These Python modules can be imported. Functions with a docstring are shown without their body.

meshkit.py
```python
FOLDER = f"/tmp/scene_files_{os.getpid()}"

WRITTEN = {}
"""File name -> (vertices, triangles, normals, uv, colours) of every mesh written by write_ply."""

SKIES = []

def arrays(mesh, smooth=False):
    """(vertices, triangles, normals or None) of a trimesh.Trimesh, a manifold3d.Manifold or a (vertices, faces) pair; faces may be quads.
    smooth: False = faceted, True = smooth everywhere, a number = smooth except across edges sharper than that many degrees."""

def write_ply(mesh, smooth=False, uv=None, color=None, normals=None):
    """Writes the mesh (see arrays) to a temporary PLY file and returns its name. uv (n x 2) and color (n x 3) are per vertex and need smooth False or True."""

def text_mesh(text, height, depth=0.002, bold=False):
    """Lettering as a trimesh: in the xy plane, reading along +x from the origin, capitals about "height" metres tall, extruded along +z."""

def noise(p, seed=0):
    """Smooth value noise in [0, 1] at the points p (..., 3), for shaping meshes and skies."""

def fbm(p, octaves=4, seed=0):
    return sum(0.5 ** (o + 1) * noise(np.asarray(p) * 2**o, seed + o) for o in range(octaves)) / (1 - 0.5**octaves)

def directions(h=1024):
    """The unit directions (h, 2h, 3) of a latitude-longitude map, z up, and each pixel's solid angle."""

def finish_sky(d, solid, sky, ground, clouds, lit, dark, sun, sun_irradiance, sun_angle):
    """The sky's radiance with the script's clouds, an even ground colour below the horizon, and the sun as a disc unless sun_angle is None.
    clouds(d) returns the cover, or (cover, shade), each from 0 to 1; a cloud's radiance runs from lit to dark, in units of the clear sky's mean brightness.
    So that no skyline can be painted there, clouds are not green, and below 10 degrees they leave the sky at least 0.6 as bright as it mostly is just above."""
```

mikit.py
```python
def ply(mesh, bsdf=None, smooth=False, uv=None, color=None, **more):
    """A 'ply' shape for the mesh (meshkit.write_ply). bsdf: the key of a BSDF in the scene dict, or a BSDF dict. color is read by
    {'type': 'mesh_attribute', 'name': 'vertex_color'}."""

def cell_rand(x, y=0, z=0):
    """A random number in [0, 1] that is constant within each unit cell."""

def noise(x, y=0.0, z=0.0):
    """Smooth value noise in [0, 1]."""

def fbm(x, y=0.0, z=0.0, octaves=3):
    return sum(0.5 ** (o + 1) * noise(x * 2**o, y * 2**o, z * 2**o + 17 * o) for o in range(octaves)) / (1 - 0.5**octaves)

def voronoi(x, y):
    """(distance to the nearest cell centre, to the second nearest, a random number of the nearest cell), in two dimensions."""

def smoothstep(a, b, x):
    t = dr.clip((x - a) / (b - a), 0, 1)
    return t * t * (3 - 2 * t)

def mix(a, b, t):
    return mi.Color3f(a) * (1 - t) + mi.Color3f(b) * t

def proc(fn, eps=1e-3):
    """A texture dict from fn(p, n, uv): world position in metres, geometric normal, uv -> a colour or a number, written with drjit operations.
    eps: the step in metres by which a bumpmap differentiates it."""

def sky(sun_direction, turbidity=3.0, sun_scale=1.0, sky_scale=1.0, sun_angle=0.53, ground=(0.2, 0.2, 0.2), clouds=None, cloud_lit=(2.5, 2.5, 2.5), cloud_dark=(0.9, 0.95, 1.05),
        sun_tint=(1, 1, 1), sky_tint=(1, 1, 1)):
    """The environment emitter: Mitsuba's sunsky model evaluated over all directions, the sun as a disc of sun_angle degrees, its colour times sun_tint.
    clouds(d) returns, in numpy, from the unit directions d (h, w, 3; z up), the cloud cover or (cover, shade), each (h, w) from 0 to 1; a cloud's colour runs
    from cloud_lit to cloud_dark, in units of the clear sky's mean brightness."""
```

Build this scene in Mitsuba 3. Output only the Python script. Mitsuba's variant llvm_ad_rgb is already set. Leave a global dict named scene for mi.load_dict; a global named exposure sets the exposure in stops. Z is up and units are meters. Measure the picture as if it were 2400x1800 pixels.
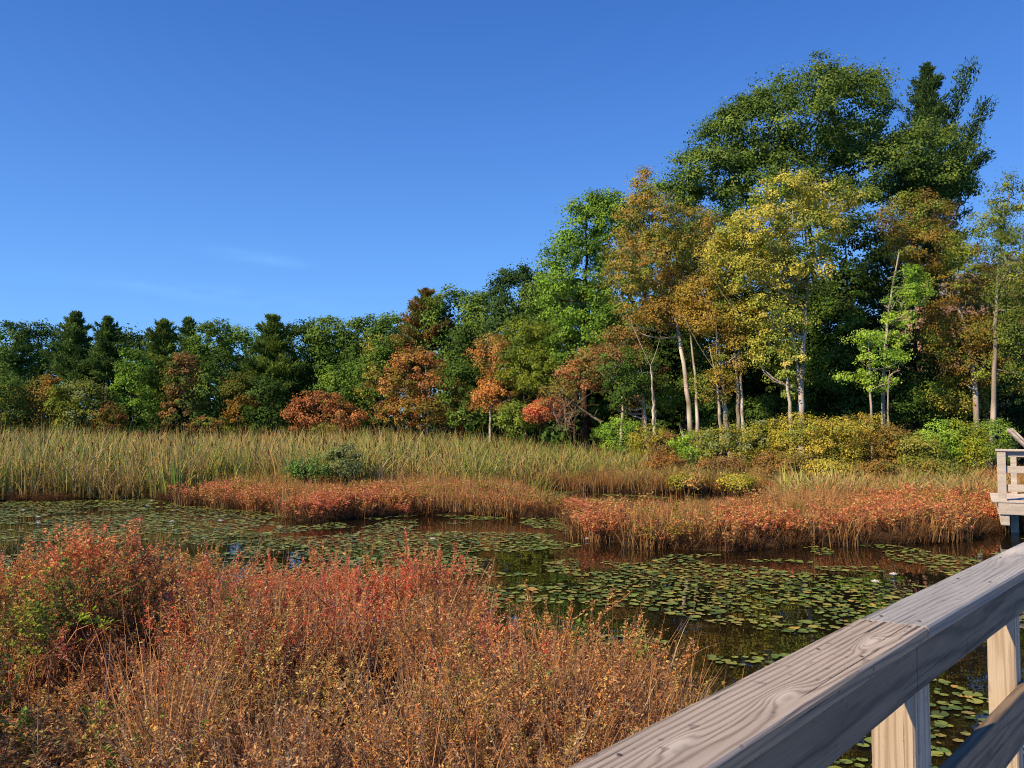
import math
import numpy as np
import mitsuba as mi
import drjit as dr
import shapely
from shapely.geometry import Polygon, LineString
import mikit, meshkit

# ------------------------------------------------------------------ camera, sky, exposure
EYE, PITCH, FOV = 2.3, 3.0, 62.0
T = mi.ScalarTransform4f
scene, labels = {}, {}
_p = math.radians(PITCH)
scene['camera'] = {'type': 'perspective', 'fov': FOV, 'fov_axis': 'x', 'near_clip': 0.05, 'far_clip': 6000.0,
                   'to_world': T().look_at(origin=[0, 0, EYE], target=[0, math.cos(_p), EYE + math.sin(_p)], up=[0, 0, 1])}
SUN = np.array([-0.68, -0.46, 0.57]); SUN /= np.linalg.norm(SUN)


def wisps(d):
    """two thin wisps of cirrus low over the trees"""
    az = np.degrees(np.arctan2(d[..., 0], d[..., 1])); el = np.degrees(np.arcsin(np.clip(d[..., 2], -1, 1)))
    n = meshkit.fbm(np.stack([az * 0.5 + el * 0.8, el * 2.2 - az * 0.15, 0 * az], -1), 4, 3)
    a = np.exp(-((az + 16.5) / 3.2) ** 2 - ((el - 10.9 + (az + 16) * 0.10) / 0.35) ** 2)
    b = np.exp(-((az + 20) / 7.0) ** 2 - ((el - 8.4 + (az + 18) * 0.07) / 0.5) ** 2)
    veil = 0.44 * np.exp(-(np.clip(el, 0, 90) / 12.0) ** 1.2)      # summer haze paling the sky evenly towards the horizon
    return np.clip(veil + (a * 0.10 + b * 0.08) * np.clip(n * 2.2 - 0.6, 0, 1), 0, 0.5)


scene['sky'] = mikit.sky(SUN.tolist(), turbidity=2.6, clouds=wisps, cloud_lit=(1.75, 3.5, 5.2), ground=(0.08, 0.08, 0.05), sky_tint=(0.30, 0.63, 1.27), sun_tint=(1.06, 1.0, 0.88))
exposure = 2.1

# ------------------------------------------------------------------ helpers
F = 1106 / math.tan(math.radians(FOV / 2))     # all layout measures below are in units of this focal length
CP, SP = math.cos(_p), math.sin(_p)


def ray(x, y):
    a, b = (x - 1106) / F, (829.5 - y) / F
    return np.array([a, CP - SP * b, SP + CP * b])


def at(x, y, Y):
    d = ray(x, y); return np.array([0, 0, EYE]) + d * (Y / d[1])


def ground(x, y, z=0.0):
    d = ray(x, y); return np.array([0, 0, EYE]) + d * ((z - EYE) / d[2])


def lin(c):
    c = np.asarray(c, float) / 255.0
    return np.where(c < 0.04045, c / 12.92, ((c + 0.055) / 1.055) ** 2.4)


FOL = 1.05      # dry autumn leaves are a little paler than the sampled swatches


def unit(v):
    return v / np.maximum(np.linalg.norm(v, axis=-1, keepdims=True), 1e-9)


class MB:
    """collects coloured triangles for one mesh"""
    def __init__(s): s.v, s.f, s.c, s.n = [], [], [], 0
    def add(s, v, f, c):
        v = np.asarray(v, float); s.v.append(v); s.f.append(np.asarray(f, int) + s.n)
        s.c.append(np.broadcast_to(np.asarray(c, float), (len(v), 3))); s.n += len(v)
    def ply(s, bsdf, smooth=False):
        return mikit.ply((np.vstack(s.v), np.vstack(s.f)), bsdf, smooth=smooth, color=np.vstack(s.c))


def tube(pts, rad, sides=5):
    p = np.asarray(pts, float); rad = np.broadcast_to(rad, (len(p),))
    t = unit(np.gradient(p, axis=0))
    ref = np.array([0.31, 0.95, 0.05]) if abs(t[:, 1]).mean() < 0.8 else np.array([1.0, 0.1, 0])
    a = unit(np.cross(t, ref)); b = np.cross(t, a)
    an = np.arange(sides) * 2 * np.pi / sides
    v = p[:, None] + rad[:, None, None] * (np.cos(an)[None, :, None] * a[:, None] + np.sin(an)[None, :, None] * b[:, None])
    i, j = np.meshgrid(np.arange(len(p) - 1), np.arange(sides), indexing='ij')
    q = np.stack([i * sides + j, i * sides + (j + 1) % sides, (i + 1) * sides + (j + 1) % sides, (i + 1) * sides + j], -1).reshape(-1, 4)
    return v.reshape(-1, 3), np.vstack([q[:, [0, 1, 2]], q[:, [0, 2, 3]]])


def curve(pts, n):
    """smooth polyline through control points"""
    p = np.asarray(pts, float)
    if len(p) == 2:
        return p[0] + (p[1] - p[0]) * np.linspace(0, 1, n)[:, None]
    from scipy.interpolate import CubicSpline
    s = np.concatenate([[0], np.cumsum(np.linalg.norm(np.diff(p, axis=0), axis=1))])
    return CubicSpline(s, p)(np.linspace(0, s[-1], n))


def leaf_quads(P, D, N, L, Wd, C, fold=0.18):
    """folded rhombic leaves: base P, tip along D, face N"""
    D = unit(D); S = unit(np.cross(D, N)); N = np.cross(S, D)
    L = np.broadcast_to(L, (len(P),))[:, None]; Wd = np.broadcast_to(Wd, (len(P),))[:, None]
    m = P + D * L * 0.45 + N * Wd * fold
    v = np.stack([P, m - S * Wd * 0.5, P + D * L, m + S * Wd * 0.5], 1).reshape(-1, 3)
    k = np.arange(len(P))[:, None] * 4
    f = np.vstack([k + [0, 2, 1], k + [0, 3, 2]])
    return v, f, np.repeat(np.broadcast_to(C, (len(P), 3)), 4, axis=0)


def blades(P, H, lean, az, W0, C0, C1, segs=4, curl=0.5, rng=None, twist=None):
    """grass blades as tapered ribbons: base P, height H, lean (radians at the tip), azimuth az"""
    n = len(P); t = np.linspace(0, 1, segs + 1)
    ang = lean[:, None] * (t[None] ** (0.7 + curl))
    step = H[:, None] / segs
    dx = np.concatenate([np.zeros((n, 1)), np.cumsum(np.sin(ang[:, 1:]) * step, 1)], 1)
    dz = np.concatenate([np.zeros((n, 1)), np.cumsum(np.cos(ang[:, 1:]) * step, 1)], 1)
    d = np.stack([np.cos(az), np.sin(az), 0 * az], -1)
    tw = az + np.pi / 2 if twist is None else twist
    s = np.stack([np.cos(tw), np.sin(tw), 0 * tw], -1)
    cen = P[:, None] + d[:, None] * dx[..., None] + np.array([0, 0, 1.0]) * dz[..., None]
    w = W0[:, None] * np.clip(1.0 - t[None] ** 2.2, 0.06, 1) * 0.5
    v = np.stack([cen - s[:, None] * w[..., None], cen + s[:, None] * w[..., None]], 2)      # n, segs+1, 2, 3
    c = (C0[:, None] * (1 - t[None, :, None]) + C1[:, None] * t[None, :, None])
    c = np.repeat(c[:, :, None], 2, 2)
    b = (np.arange(n) * (segs + 1) * 2)[:, None] + (np.arange(segs) * 2)[None]
    b = b.reshape(-1, 1)
    f = np.vstack([b + [0, 1, 3], b + [0, 3, 2]])
    return v.reshape(-1, 3), f, c.reshape(-1, 3)


def tag(key, label=None, cat=None, group=None, kind=None):
    labels[key] = {k: v for k, v in (('label', label), ('category', cat), ('group', group), ('kind', kind)) if v}


used = {}


def name_of(base):
    k = used.get(base, -1) + 1; used[base] = k
    return base if k == 0 else f'{base}_{k:03d}'


def bsdf_color(): return {'type': 'mesh_attribute', 'name': 'vertex_color'}


scene['leaf_skin'] = {'type': 'principledthin', 'base_color': bsdf_color(), 'roughness': 0.5, 'diff_trans': 0.6, 'spec_trans': 0.0, 'eta': 1.33}
scene['stem_skin'] = {'type': 'twosided', 'bsdf': {'type': 'diffuse', 'reflectance': bsdf_color()}}
scene['pad_skin'] = {'type': 'twosided', 'bsdf': {'type': 'principled', 'base_color': bsdf_color(), 'roughness': 0.5, 'specular': 0.22}}

# ------------------------------------------------------------------ land and water
main_shore = [(-900, 1090), (-200, 1085), (0, 1082), (110, 1084), (200, 1078), (310, 1070), (345, 1080), (400, 1092), (480, 1098), (570, 1106), (625, 1109), (640, 1124), (700, 1127), (760, 1121), (830, 1116),
              (900, 1113), (1050, 1113), (1130, 1118), (1190, 1119), (1232, 1113), (1245, 1140), (1264, 1165), (1330, 1172), (1400, 1181), (1480, 1187), (1560, 1191), (1650, 1186), (1760, 1178), (1900, 1177), (2000, 1173),
              (2080, 1166), (2140, 1150), (2260, 1140), (2600, 1135)]
main_shore = np.array([ground(*p)[:2] for p in main_shore])
main_water = Polygon(np.vstack([main_shore, [[40, 20], [40, -12], [-45, -12], [-45, 26]]])).buffer(0)
channel = Polygon([ground(*p)[:2] for p in [(1060, 1057), (1200, 1060), (1400, 1063), (1600, 1067), (1685, 1072), (1690, 1100), (1500, 1116), (1300, 1116), (1240, 1104), (1150, 1088), (1075, 1070)]])
patch = Polygon([(-18, -6), (-18, 9.2), (-8, 9.3), (-6, 9.4), (-4.6, 9.5), (-3, 9.75), (-1.6, 9.8), (-0.8, 9.5), (-0.2, 8.5), (0.2, 8.0), (0.5, 7.6), (1.0, 7.0), (1.25, 6.4), (1.3, 5.6), (1.25, 4.6), (1.15, 3.6), (0.6, 2.6), (-0.5, 1.0), (-3, -6)])
water_area = main_water.union(channel).difference(patch)

xs = np.concatenate([-np.geomspace(1800, 36, 16), np.linspace(-34, 34, 205), np.geomspace(36, 1800, 16)])
ys = np.concatenate([-np.geomspace(300, 13, 8), np.linspace(-12, 46, 175), np.geomspace(47, 3000, 26)])
gx, gy = np.meshgrid(xs, ys, indexing='ij')
inside = shapely.contains_xy(water_area, gx.ravel(), gy.ravel()).reshape(gx.shape)
edge = shapely.distance(shapely.points(gx.ravel(), gy.ravel()), water_area.boundary).reshape(gx.shape)
sd = np.where(inside, -edge, edge)
bump = meshkit.fbm(np.stack([gx * 1.3, gy * 1.3, 0 * gx], -1), 4, 5)
gz = np.clip(sd * 1.1, -0.5, 0.16) + np.where(sd > 0, (bump - 0.5) * 0.14 * np.clip(sd * 3, 0, 1), 0)
gz = gz + np.clip(gy - 46, 0, 400) * 0.012 * np.clip((gx + 60) / 60, 0.2, 1.6)
ni, nj = gx.shape
ii, jj = np.meshgrid(np.arange(ni - 1), np.arange(nj - 1), indexing='ij')
q = np.stack([ii * nj + jj, (ii + 1) * nj + jj, (ii + 1) * nj + jj + 1, ii * nj + jj + 1], -1).reshape(-1, 4)


def peat(p, n, uv):
    a = mikit.fbm(p.x * 3.0, p.y * 3.0, p.z * 8.0)
    b = mikit.noise(p.x * 23.0, p.y * 23.0, p.z * 60.0)
    return mikit.mix((0.018, 0.012, 0.008), (0.075, 0.05, 0.028), mikit.smoothstep(0.3, 0.75, a * 0.7 + b * 0.3))


scene['peat_skin'] = {'type': 'diffuse', 'reflectance': mikit.proc(peat)}
scene['marsh_ground'] = mikit.ply((np.stack([gx, gy, gz], -1).reshape(-1, 3), q), 'peat_skin', smooth=True)
tag('marsh_ground', 'dark peaty marsh ground under the reeds and trees', kind='structure')
scene['water_skin'] = {'type': 'bumpmap', 'arbitrary': {'type': 'proc', **{k: v for k, v in mikit.proc(
    lambda p, n, uv: mikit.noise(p.x * 2.3, p.y * 3.1) * 0.6 + mikit.noise(p.x * 7.0 + 5.0, p.y * 9.0) * 0.25, eps=0.01).items() if k != 'type'}}, 'scale': 0.0018,
    'bsdf': {'type': 'plastic', 'int_ior': 1.33, 'diffuse_reflectance': {'type': 'rgb', 'value': [0.011, 0.008, 0.004]}, 'nonlinear': False}}
scene['water'] = {'type': 'rectangle', 'to_world': T().translate([0, 20, 0]).scale([60, 40, 1]), 'bsdf': {'type': 'ref', 'id': 'water_skin'}}
tag('water', 'still dark brown pond water mirroring the marsh', kind='structure')


def ground_z(x, y):
    x, y = np.atleast_1d(x), np.atleast_1d(y)
    i = np.clip(np.searchsorted(xs, x) - 1, 0, ni - 2); j = np.clip(np.searchsorted(ys, y) - 1, 0, nj - 2)
    u = (x - xs[i]) / (xs[i + 1] - xs[i]); w = (y - ys[j]) / (ys[j + 1] - ys[j])
    return gz[i, j] * (1 - u) * (1 - w) + gz[i + 1, j] * u * (1 - w) + gz[i, j + 1] * (1 - u) * w + gz[i + 1, j + 1] * u * w


# ------------------------------------------------------------------ plant prototypes (shape groups)
def group(key, mb, bsdf='leaf_skin'):
    scene[key] = {'type': 'shapegroup', 'body': mb.ply(bsdf)}


def jit(rng, cols, n, amount=0.18):
    cols = np.array([lin(c) for c in cols])
    c = cols[rng.integers(0, len(cols), n)]
    return np.clip(FOL * c * rng.uniform(1 - amount, 1 + amount, (n, 1)) * rng.uniform(0.93, 1.07, (n, 3)), 0, 0.85)


def sprig(key, seed, leafcols, stemcols, stems=7, h=(0.5, 0.8), leaves=125, ll=(0.015, 0.028), ww=0.46, spread=0.17, lean=0.5, low=0.55, stemw=0.004, up=0.5):
    """a small leafy bush of upright stems"""
    r = np.random.default_rng(seed); mb = MB()
    for k in range(stems):
        a = r.uniform(0, 2 * np.pi); H = r.uniform(*h); rr = spread * math.sqrt(r.uniform())
        b = np.array([rr * math.cos(a), rr * math.sin(a), -0.05]); ln = r.uniform(0.05, lean); a2 = a + r.normal(0, 0.6)
        t = np.linspace(0, 1, 5)
        pts = b + np.stack([np.cos(a2) * np.sin(ln) * H * t ** 1.4, np.sin(a2) * np.sin(ln) * H * t ** 1.4, H * t * (1 - 0.2 * ln * t)], -1)
        pts[1:-1] += r.normal(0, 0.012, (3, 3))
        v, f = tube(pts, stemw * np.linspace(1, 0.4, 5), 3); mb.add(v, f, jit(r, stemcols, 1)[0])
        tw = []
        for _ in range(3):      # side twigs
            t0 = r.uniform(0.35, 0.8); p0 = pts[0] + 0; i = int(t0 * 4); p0 = pts[i] + (pts[i + 1] - pts[i]) * (t0 * 4 - i)
            d = np.array([r.normal(), r.normal(), 1.2]); d /= np.linalg.norm(d); p1 = p0 + d * H * r.uniform(0.15, 0.34)
            v, f = tube(np.array([p0, (p0 + p1) / 2 + r.normal(0, 0.008, 3), p1]), stemw * np.array([0.6, 0.5, 0.3]), 3); mb.add(v, f, jit(r, stemcols, 1)[0])
            tw.append((p0, p1))
        n = leaves; tt = low + (1 - low) * r.uniform(0, 1, n) ** 0.8
        P = np.stack([np.interp(tt, t, pts[:, c]) for c in range(3)], -1)
        m = r.uniform(size=n) < 0.55; w = r.integers(0, 3, n); s = r.uniform(0.1, 1.05, n)
        tp0 = np.array([x[0] for x in tw])[w]; tp1 = np.array([x[1] for x in tw])[w]
        P = np.where(m[:, None], tp0 + (tp1 - tp0) * s[:, None], P)
        az = r.uniform(0, 2 * np.pi, n)
        D = np.stack([np.cos(az), np.sin(az), up + r.normal(0, 0.35, n)], -1)
        N = np.stack([-np.cos(az) * 0.5, -np.sin(az) * 0.5, np.ones(n)], -1) + r.normal(0, 0.38, (n, 3))
        L = r.uniform(*ll, n)
        mb.add(*leaf_quads(P, D, N, L, L * ww, np.clip(1.15 * jit(r, leafcols, n, 0.25), 0, 0.8)))
    group(key, mb)


def tuft(key, seed, n, h, w, lean, base, tip, spread, segs=4, curl=0.5):
    r = np.random.default_rng(seed); mb = MB()
    a = r.uniform(0, 2 * np.pi, n); rr = spread * np.sqrt(r.uniform(size=n))
    P = np.stack([rr * np.cos(a), rr * np.sin(a), np.full(n, -0.08)], -1)
    mb.add(*blades(P, r.uniform(*h, n), r.uniform(*lean, n), a + r.normal(0, 1.0, n), r.uniform(*w, n), jit(r, base, n), jit(r, tip, n, 0.34), segs, curl, twist=r.uniform(0, np.pi, n)))
    for _ in range(1 if key.startswith('reed') else 0):
        q = np.array([r.normal(0, 0.25), r.normal(0, 0.25), r.uniform(1.35, 1.8)]); v, f = tube(np.array([q, q + [r.normal(0, 0.02), r.normal(0, 0.02), 0.17]]), [0.016, 0.013], 4); mb.add(v, f, lin((92, 60, 36)))
    group(key, mb)


RED = [(220, 128, 100), (226, 150, 108), (208, 110, 88), (230, 172, 118), (204, 120, 90)]
PINK = [(218, 96, 84), (226, 118, 96), (206, 84, 72), (230, 140, 108)]
ORANGE = [(220, 160, 98), (212, 148, 90), (226, 184, 114), (202, 134, 82), (184, 128, 80)]
BROWN = [(178, 136, 96), (158, 118, 84), (194, 148, 104), (142, 108, 78), (166, 138, 98)]
OLIVE = [(176, 164, 92), (156, 148, 80), (198, 176, 100), (138, 134, 72), (182, 146, 86)]
DRY = [(188, 160, 122), (162, 134, 100), (208, 180, 138), (140, 112, 86), (174, 144, 108)]
GREEN = [(104, 130, 62), (122, 146, 68), (90, 116, 56), (138, 154, 76)]
LIME = [(150, 168, 58), (134, 156, 52), (166, 170, 70)]
STEM = [(158, 108, 76), (140, 94, 66), (176, 126, 86), (124, 96, 74)]
GREY = [(150, 138, 124), (128, 116, 102), (168, 156, 140)]
for s in range(3):
    sprig(f'sprig_red_{s}', 10 + s, RED + ORANGE[:3] + OLIVE[2:3], STEM, stems=8)
    sprig(f'sprig_pink_{s}', 15 + s, PINK + RED[:2] + ORANGE[2:3], STEM, stems=8)
    sprig(f'sprig_orange_{s}', 20 + s, ORANGE + BROWN[:2] + OLIVE[:1], STEM, stems=8)
    sprig(f'sprig_olive_{s}', 30 + s, OLIVE + BROWN[:2] + ORANGE[2:3], STEM, stems=7)
    sprig(f'sprig_brown_{s}', 40 + s, BROWN + DRY[:2] + ORANGE[1:2], STEM + GREY[:1], stems=8, leaves=84, ll=(0.014, 0.027), ww=0.36, low=0.4, stemw=0.0035)
    sprig(f'sprig_dry_{s}', 50 + s, DRY + BROWN[:1], STEM + GREY, stems=7, h=(0.4, 0.72), leaves=76, ll=(0.015, 0.028), ww=0.4, up=-0.1, low=0.3)
    tuft(f'tuft_rust_{s}', 60 + s, 34, (0.5, 0.92), (0.004, 0.007), (0.05, 0.9), BROWN, ORANGE[:2] + BROWN[:3] + DRY[:1], 0.16)
    tuft(f'long_straw_{s}', 65 + s, 3, (0.8, 1.25), (0.006, 0.009), (0.5, 1.9), [(190, 150, 110)], [(214, 190, 156), (200, 160, 116), (206, 196, 178)], 0.1, 7)
    tuft(f'tuft_straw_{s}', 70 + s, 26, (0.4, 0.85), (0.004, 0.006), (0.2, 1.5), DRY, DRY + GREY[:1], 0.14)
for s in range(2):
    sprig(f'sprig_green_{s}', 80 + s, GREEN, STEM, stems=7, ll=(0.03, 0.05))
    sprig(f'sprig_scarlet_{s}', 90 + s, [(216, 92, 74), (226, 116, 86), (204, 76, 66)], STEM, stems=4, h=(0.5, 0.72), leaves=40, ll=(0.03, 0.045), spread=0.07, lean=0.25)
REED_T = [(214, 188, 126), (200, 168, 108), (222, 200, 146), (178, 160, 98), (160, 156, 86), (200, 156, 100)]
REED_G = [(132, 148, 72), (150, 158, 80), (112, 134, 64), (164, 164, 90)]
REED_B = [(122, 112, 64), (106, 102, 58), (136, 116, 72)]
for s in range(3):
    tuft(f'reed_tan_{s}', 100 + s, 52, (0.7, 2.1), (0.022, 0.05), (0.05, 1.6), REED_B, REED_T, 0.45, 4, 1.0)
    tuft(f'reed_mixed_{s}', 110 + s, 52, (0.7, 2.0), (0.022, 0.05), (0.05, 1.5), REED_G[2:3] + REED_B, REED_G + REED_T[:3], 0.62, 4, 1.2)
    tuft(f'reed_green_{s}', 120 + s, 52, (0.7, 2.0), (0.022, 0.05), (0.05, 1.3), REED_G, REED_G + REED_T[4:5], 0.62, 4, 1.2)
    tuft(f'marsh_grass_{s}', 130 + s, 70, (0.35, 0.8), (0.010, 0.018), (0.05, 0.8), [(150, 116, 76), (132, 102, 68), (160, 130, 84)], [(190, 142, 94), (172, 134, 88), (198, 160, 104), (158, 138, 84), (186, 124, 80)], 0.5)
    sprig(f'low_red_{s}', 140 + s, PINK[1:2] + PINK[3:] + RED[:3] + ORANGE[:2], STEM, stems=14, h=(0.35, 0.65), leaves=22, ll=(0.045, 0.075), ww=0.5, spread=0.36, stemw=0.008)
    sprig(f'low_orange_{s}', 150 + s, ORANGE + OLIVE[:2] + RED[3:4], STEM, stems=14, h=(0.35, 0.65), leaves=22, ll=(0.045, 0.07), ww=0.5, spread=0.36, stemw=0.008)
    sprig(f'low_green_{s}', 160 + s, [(158, 150, 62), (130, 134, 58), (176, 160, 70), (104, 118, 52)], STEM, stems=12, h=(0.4, 0.8), leaves=24, ll=(0.05, 0.08), ww=0.5, spread=0.36, stemw=0.008)
    tuft(f'bank_straw_{s}', 170 + s, 40, (0.45, 0.8), (0.008, 0.014), (0.9, 2.5), [(96, 70, 48), (70, 50, 36)], [(150, 118, 82), (120, 90, 62), (92, 66, 46)], 0.2, 5, 0.4)


def scatter(stuff, items):
    """items: list of (group key, x, y, z, scale, height factor, rotation)"""
    for k, x, y, z, s, hz, a in items:
        i = used.get(stuff + '#', 0) + 1; used[stuff + '#'] = i
        c, n = math.cos(a) * s, math.sin(a) * s
        scene[f'{stuff}__{i:03d}'] = {'type': 'instance', 'plant': {'type': 'ref', 'id': k},
                                      'to_world': T([[c, -n, 0, x], [n, c, 0, y], [0, 0, s * hz, z], [0, 0, 0, 1]])}


def sample(poly, n, rng):
    x0, y0, x1, y1 = poly.bounds; out = np.zeros((0, 2))
    while len(out) < n:
        p = np.stack([rng.uniform(x0, x1, 4 * n), rng.uniform(y0, y1, 4 * n)], -1)
        out = np.vstack([out, p[shapely.contains_xy(poly, p[:, 0], p[:, 1])]])
    return out[:n]


def screen(x, y, z):
    d = np.array([x, y, z - EYE]); b = d[1] * CP + d[2] * SP
    return 1106 + F * d[0] / b, 829.5 - F * (d[2] * CP - d[1] * SP) / b


def in_view(x, y, margin=0.9):
    return y > 2.2 and abs(x) < y * 0.6 + margin


# ------------------------------------------------------------------ foreground thicket
rng = np.random.default_rng(7)
pts = sample(patch, 10500, rng)
items = []
for x, y in pts:
    if not in_view(x, y, 1.4) or y < 2.6:
        continue
    n1 = float(meshkit.fbm(np.array([x * 0.9, y * 0.9, 1.0]), 3, 11)); n2 = float(meshkit.fbm(np.array([x * 1.6, y * 1.6, 4.0]), 3, 12)); u = rng.uniform()
    back = np.clip((y - 5.6) / 3.6, 0, 1)
    right = np.clip((x + 0.9) / 2.2, 0, 1) * np.clip((9.2 - y) / 1.5, 0, 1)
    wr = back ** 1.3 * 2.8 * (n1 > 0.36) * (1 - 0.6 * right) + 0.06
    wo = back * 1.5 + 0.12; wl = 0.55 * (n2 > 0.42) + 0.15; wb = 1.0 - 0.5 * back + 0.6 * right; wd = (1 - back) * 0.9 * (1 - right); wt = 0.55 + 1.5 * right * (1 - 0.2 * back); ws = 0.22 * (1 - back * 0.7)
    w = np.array([wr, wo, wl, wb, wd, wt, ws]); w = np.cumsum(w / w.sum())
    k = ['sprig_red', 'sprig_orange', 'sprig_olive', 'sprig_brown', 'sprig_dry', 'tuft_rust', 'tuft_straw'][int(np.searchsorted(w, u))]
    fx, fy = screen(x, y, 0.8)
    if k in ('sprig_red', 'sprig_orange', 'sprig_olive') and rng.uniform() < 0.75 * math.exp(-((fx - 720) / 400) ** 4 - ((fy - 1275 + 30 * math.sin(fx / 90)) / 75) ** 2): k = 'sprig_pink'
    if rng.uniform() < 0.012: k = 'sprig_green'
    if rng.uniform() < 0.007: k = 'sprig_scarlet'
    if any(abs(x - sx * y / sy) < sw and sy - 1.7 < y < sy + 0.7 for sx, sy, sw in ((-3.75, 7.6, 0.75), (-3.85, 6.6, 0.6), (-3.1, 5.0, 0.7))) and rng.uniform() < 0.68: continue
    gap = float(meshkit.fbm(np.array([x * 1.15, y * 1.15, 7.0]), 3, 13))
    if gap < 0.44 and rng.uniform() < 0.75: continue
    v = rng.integers(0, 2 if k in ('sprig_green', 'sprig_scarlet') else 3)
    rim = float(np.clip(shapely.distance(shapely.Point(x, y), patch.boundary) / 0.5, 0.45, 1)) if y > 2.8 else 1
    h = (0.98 + 0.34 * (n1 - 0.5) * 2 + rng.normal(0, 0.10)) * (0.82 + 0.18 * rim) * (1.0 - 0.14 * right) * (1 + 0.12 * back)
    items.append((f'{k}_{v}', x, y, float(ground_z(x, y)[0]) - 0.02, rng.uniform(0.85, 1.35), float(np.clip(h * (0.78 + 0.32 * gap) * (0.66 if x < -0.42 * y and y < 7.2 else 1.0), 0.4, 1.3)), rng.uniform(0, 6.28)))
for x, y in sample(patch, 900, rng):
    if in_view(x, y, 0.6) and y > 3.2:
        items.append((f'long_straw_{rng.integers(0, 3)}', x, y, 0.1, rng.uniform(0.9, 1.2), rng.uniform(0.8, 1.1), rng.uniform(0, 6.28)))
scatter('autumn_undergrowth', items)
tag('autumn_undergrowth', 'dense red, orange and brown autumn undergrowth on the near bank', 'undergrowth', kind='stuff')

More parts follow.
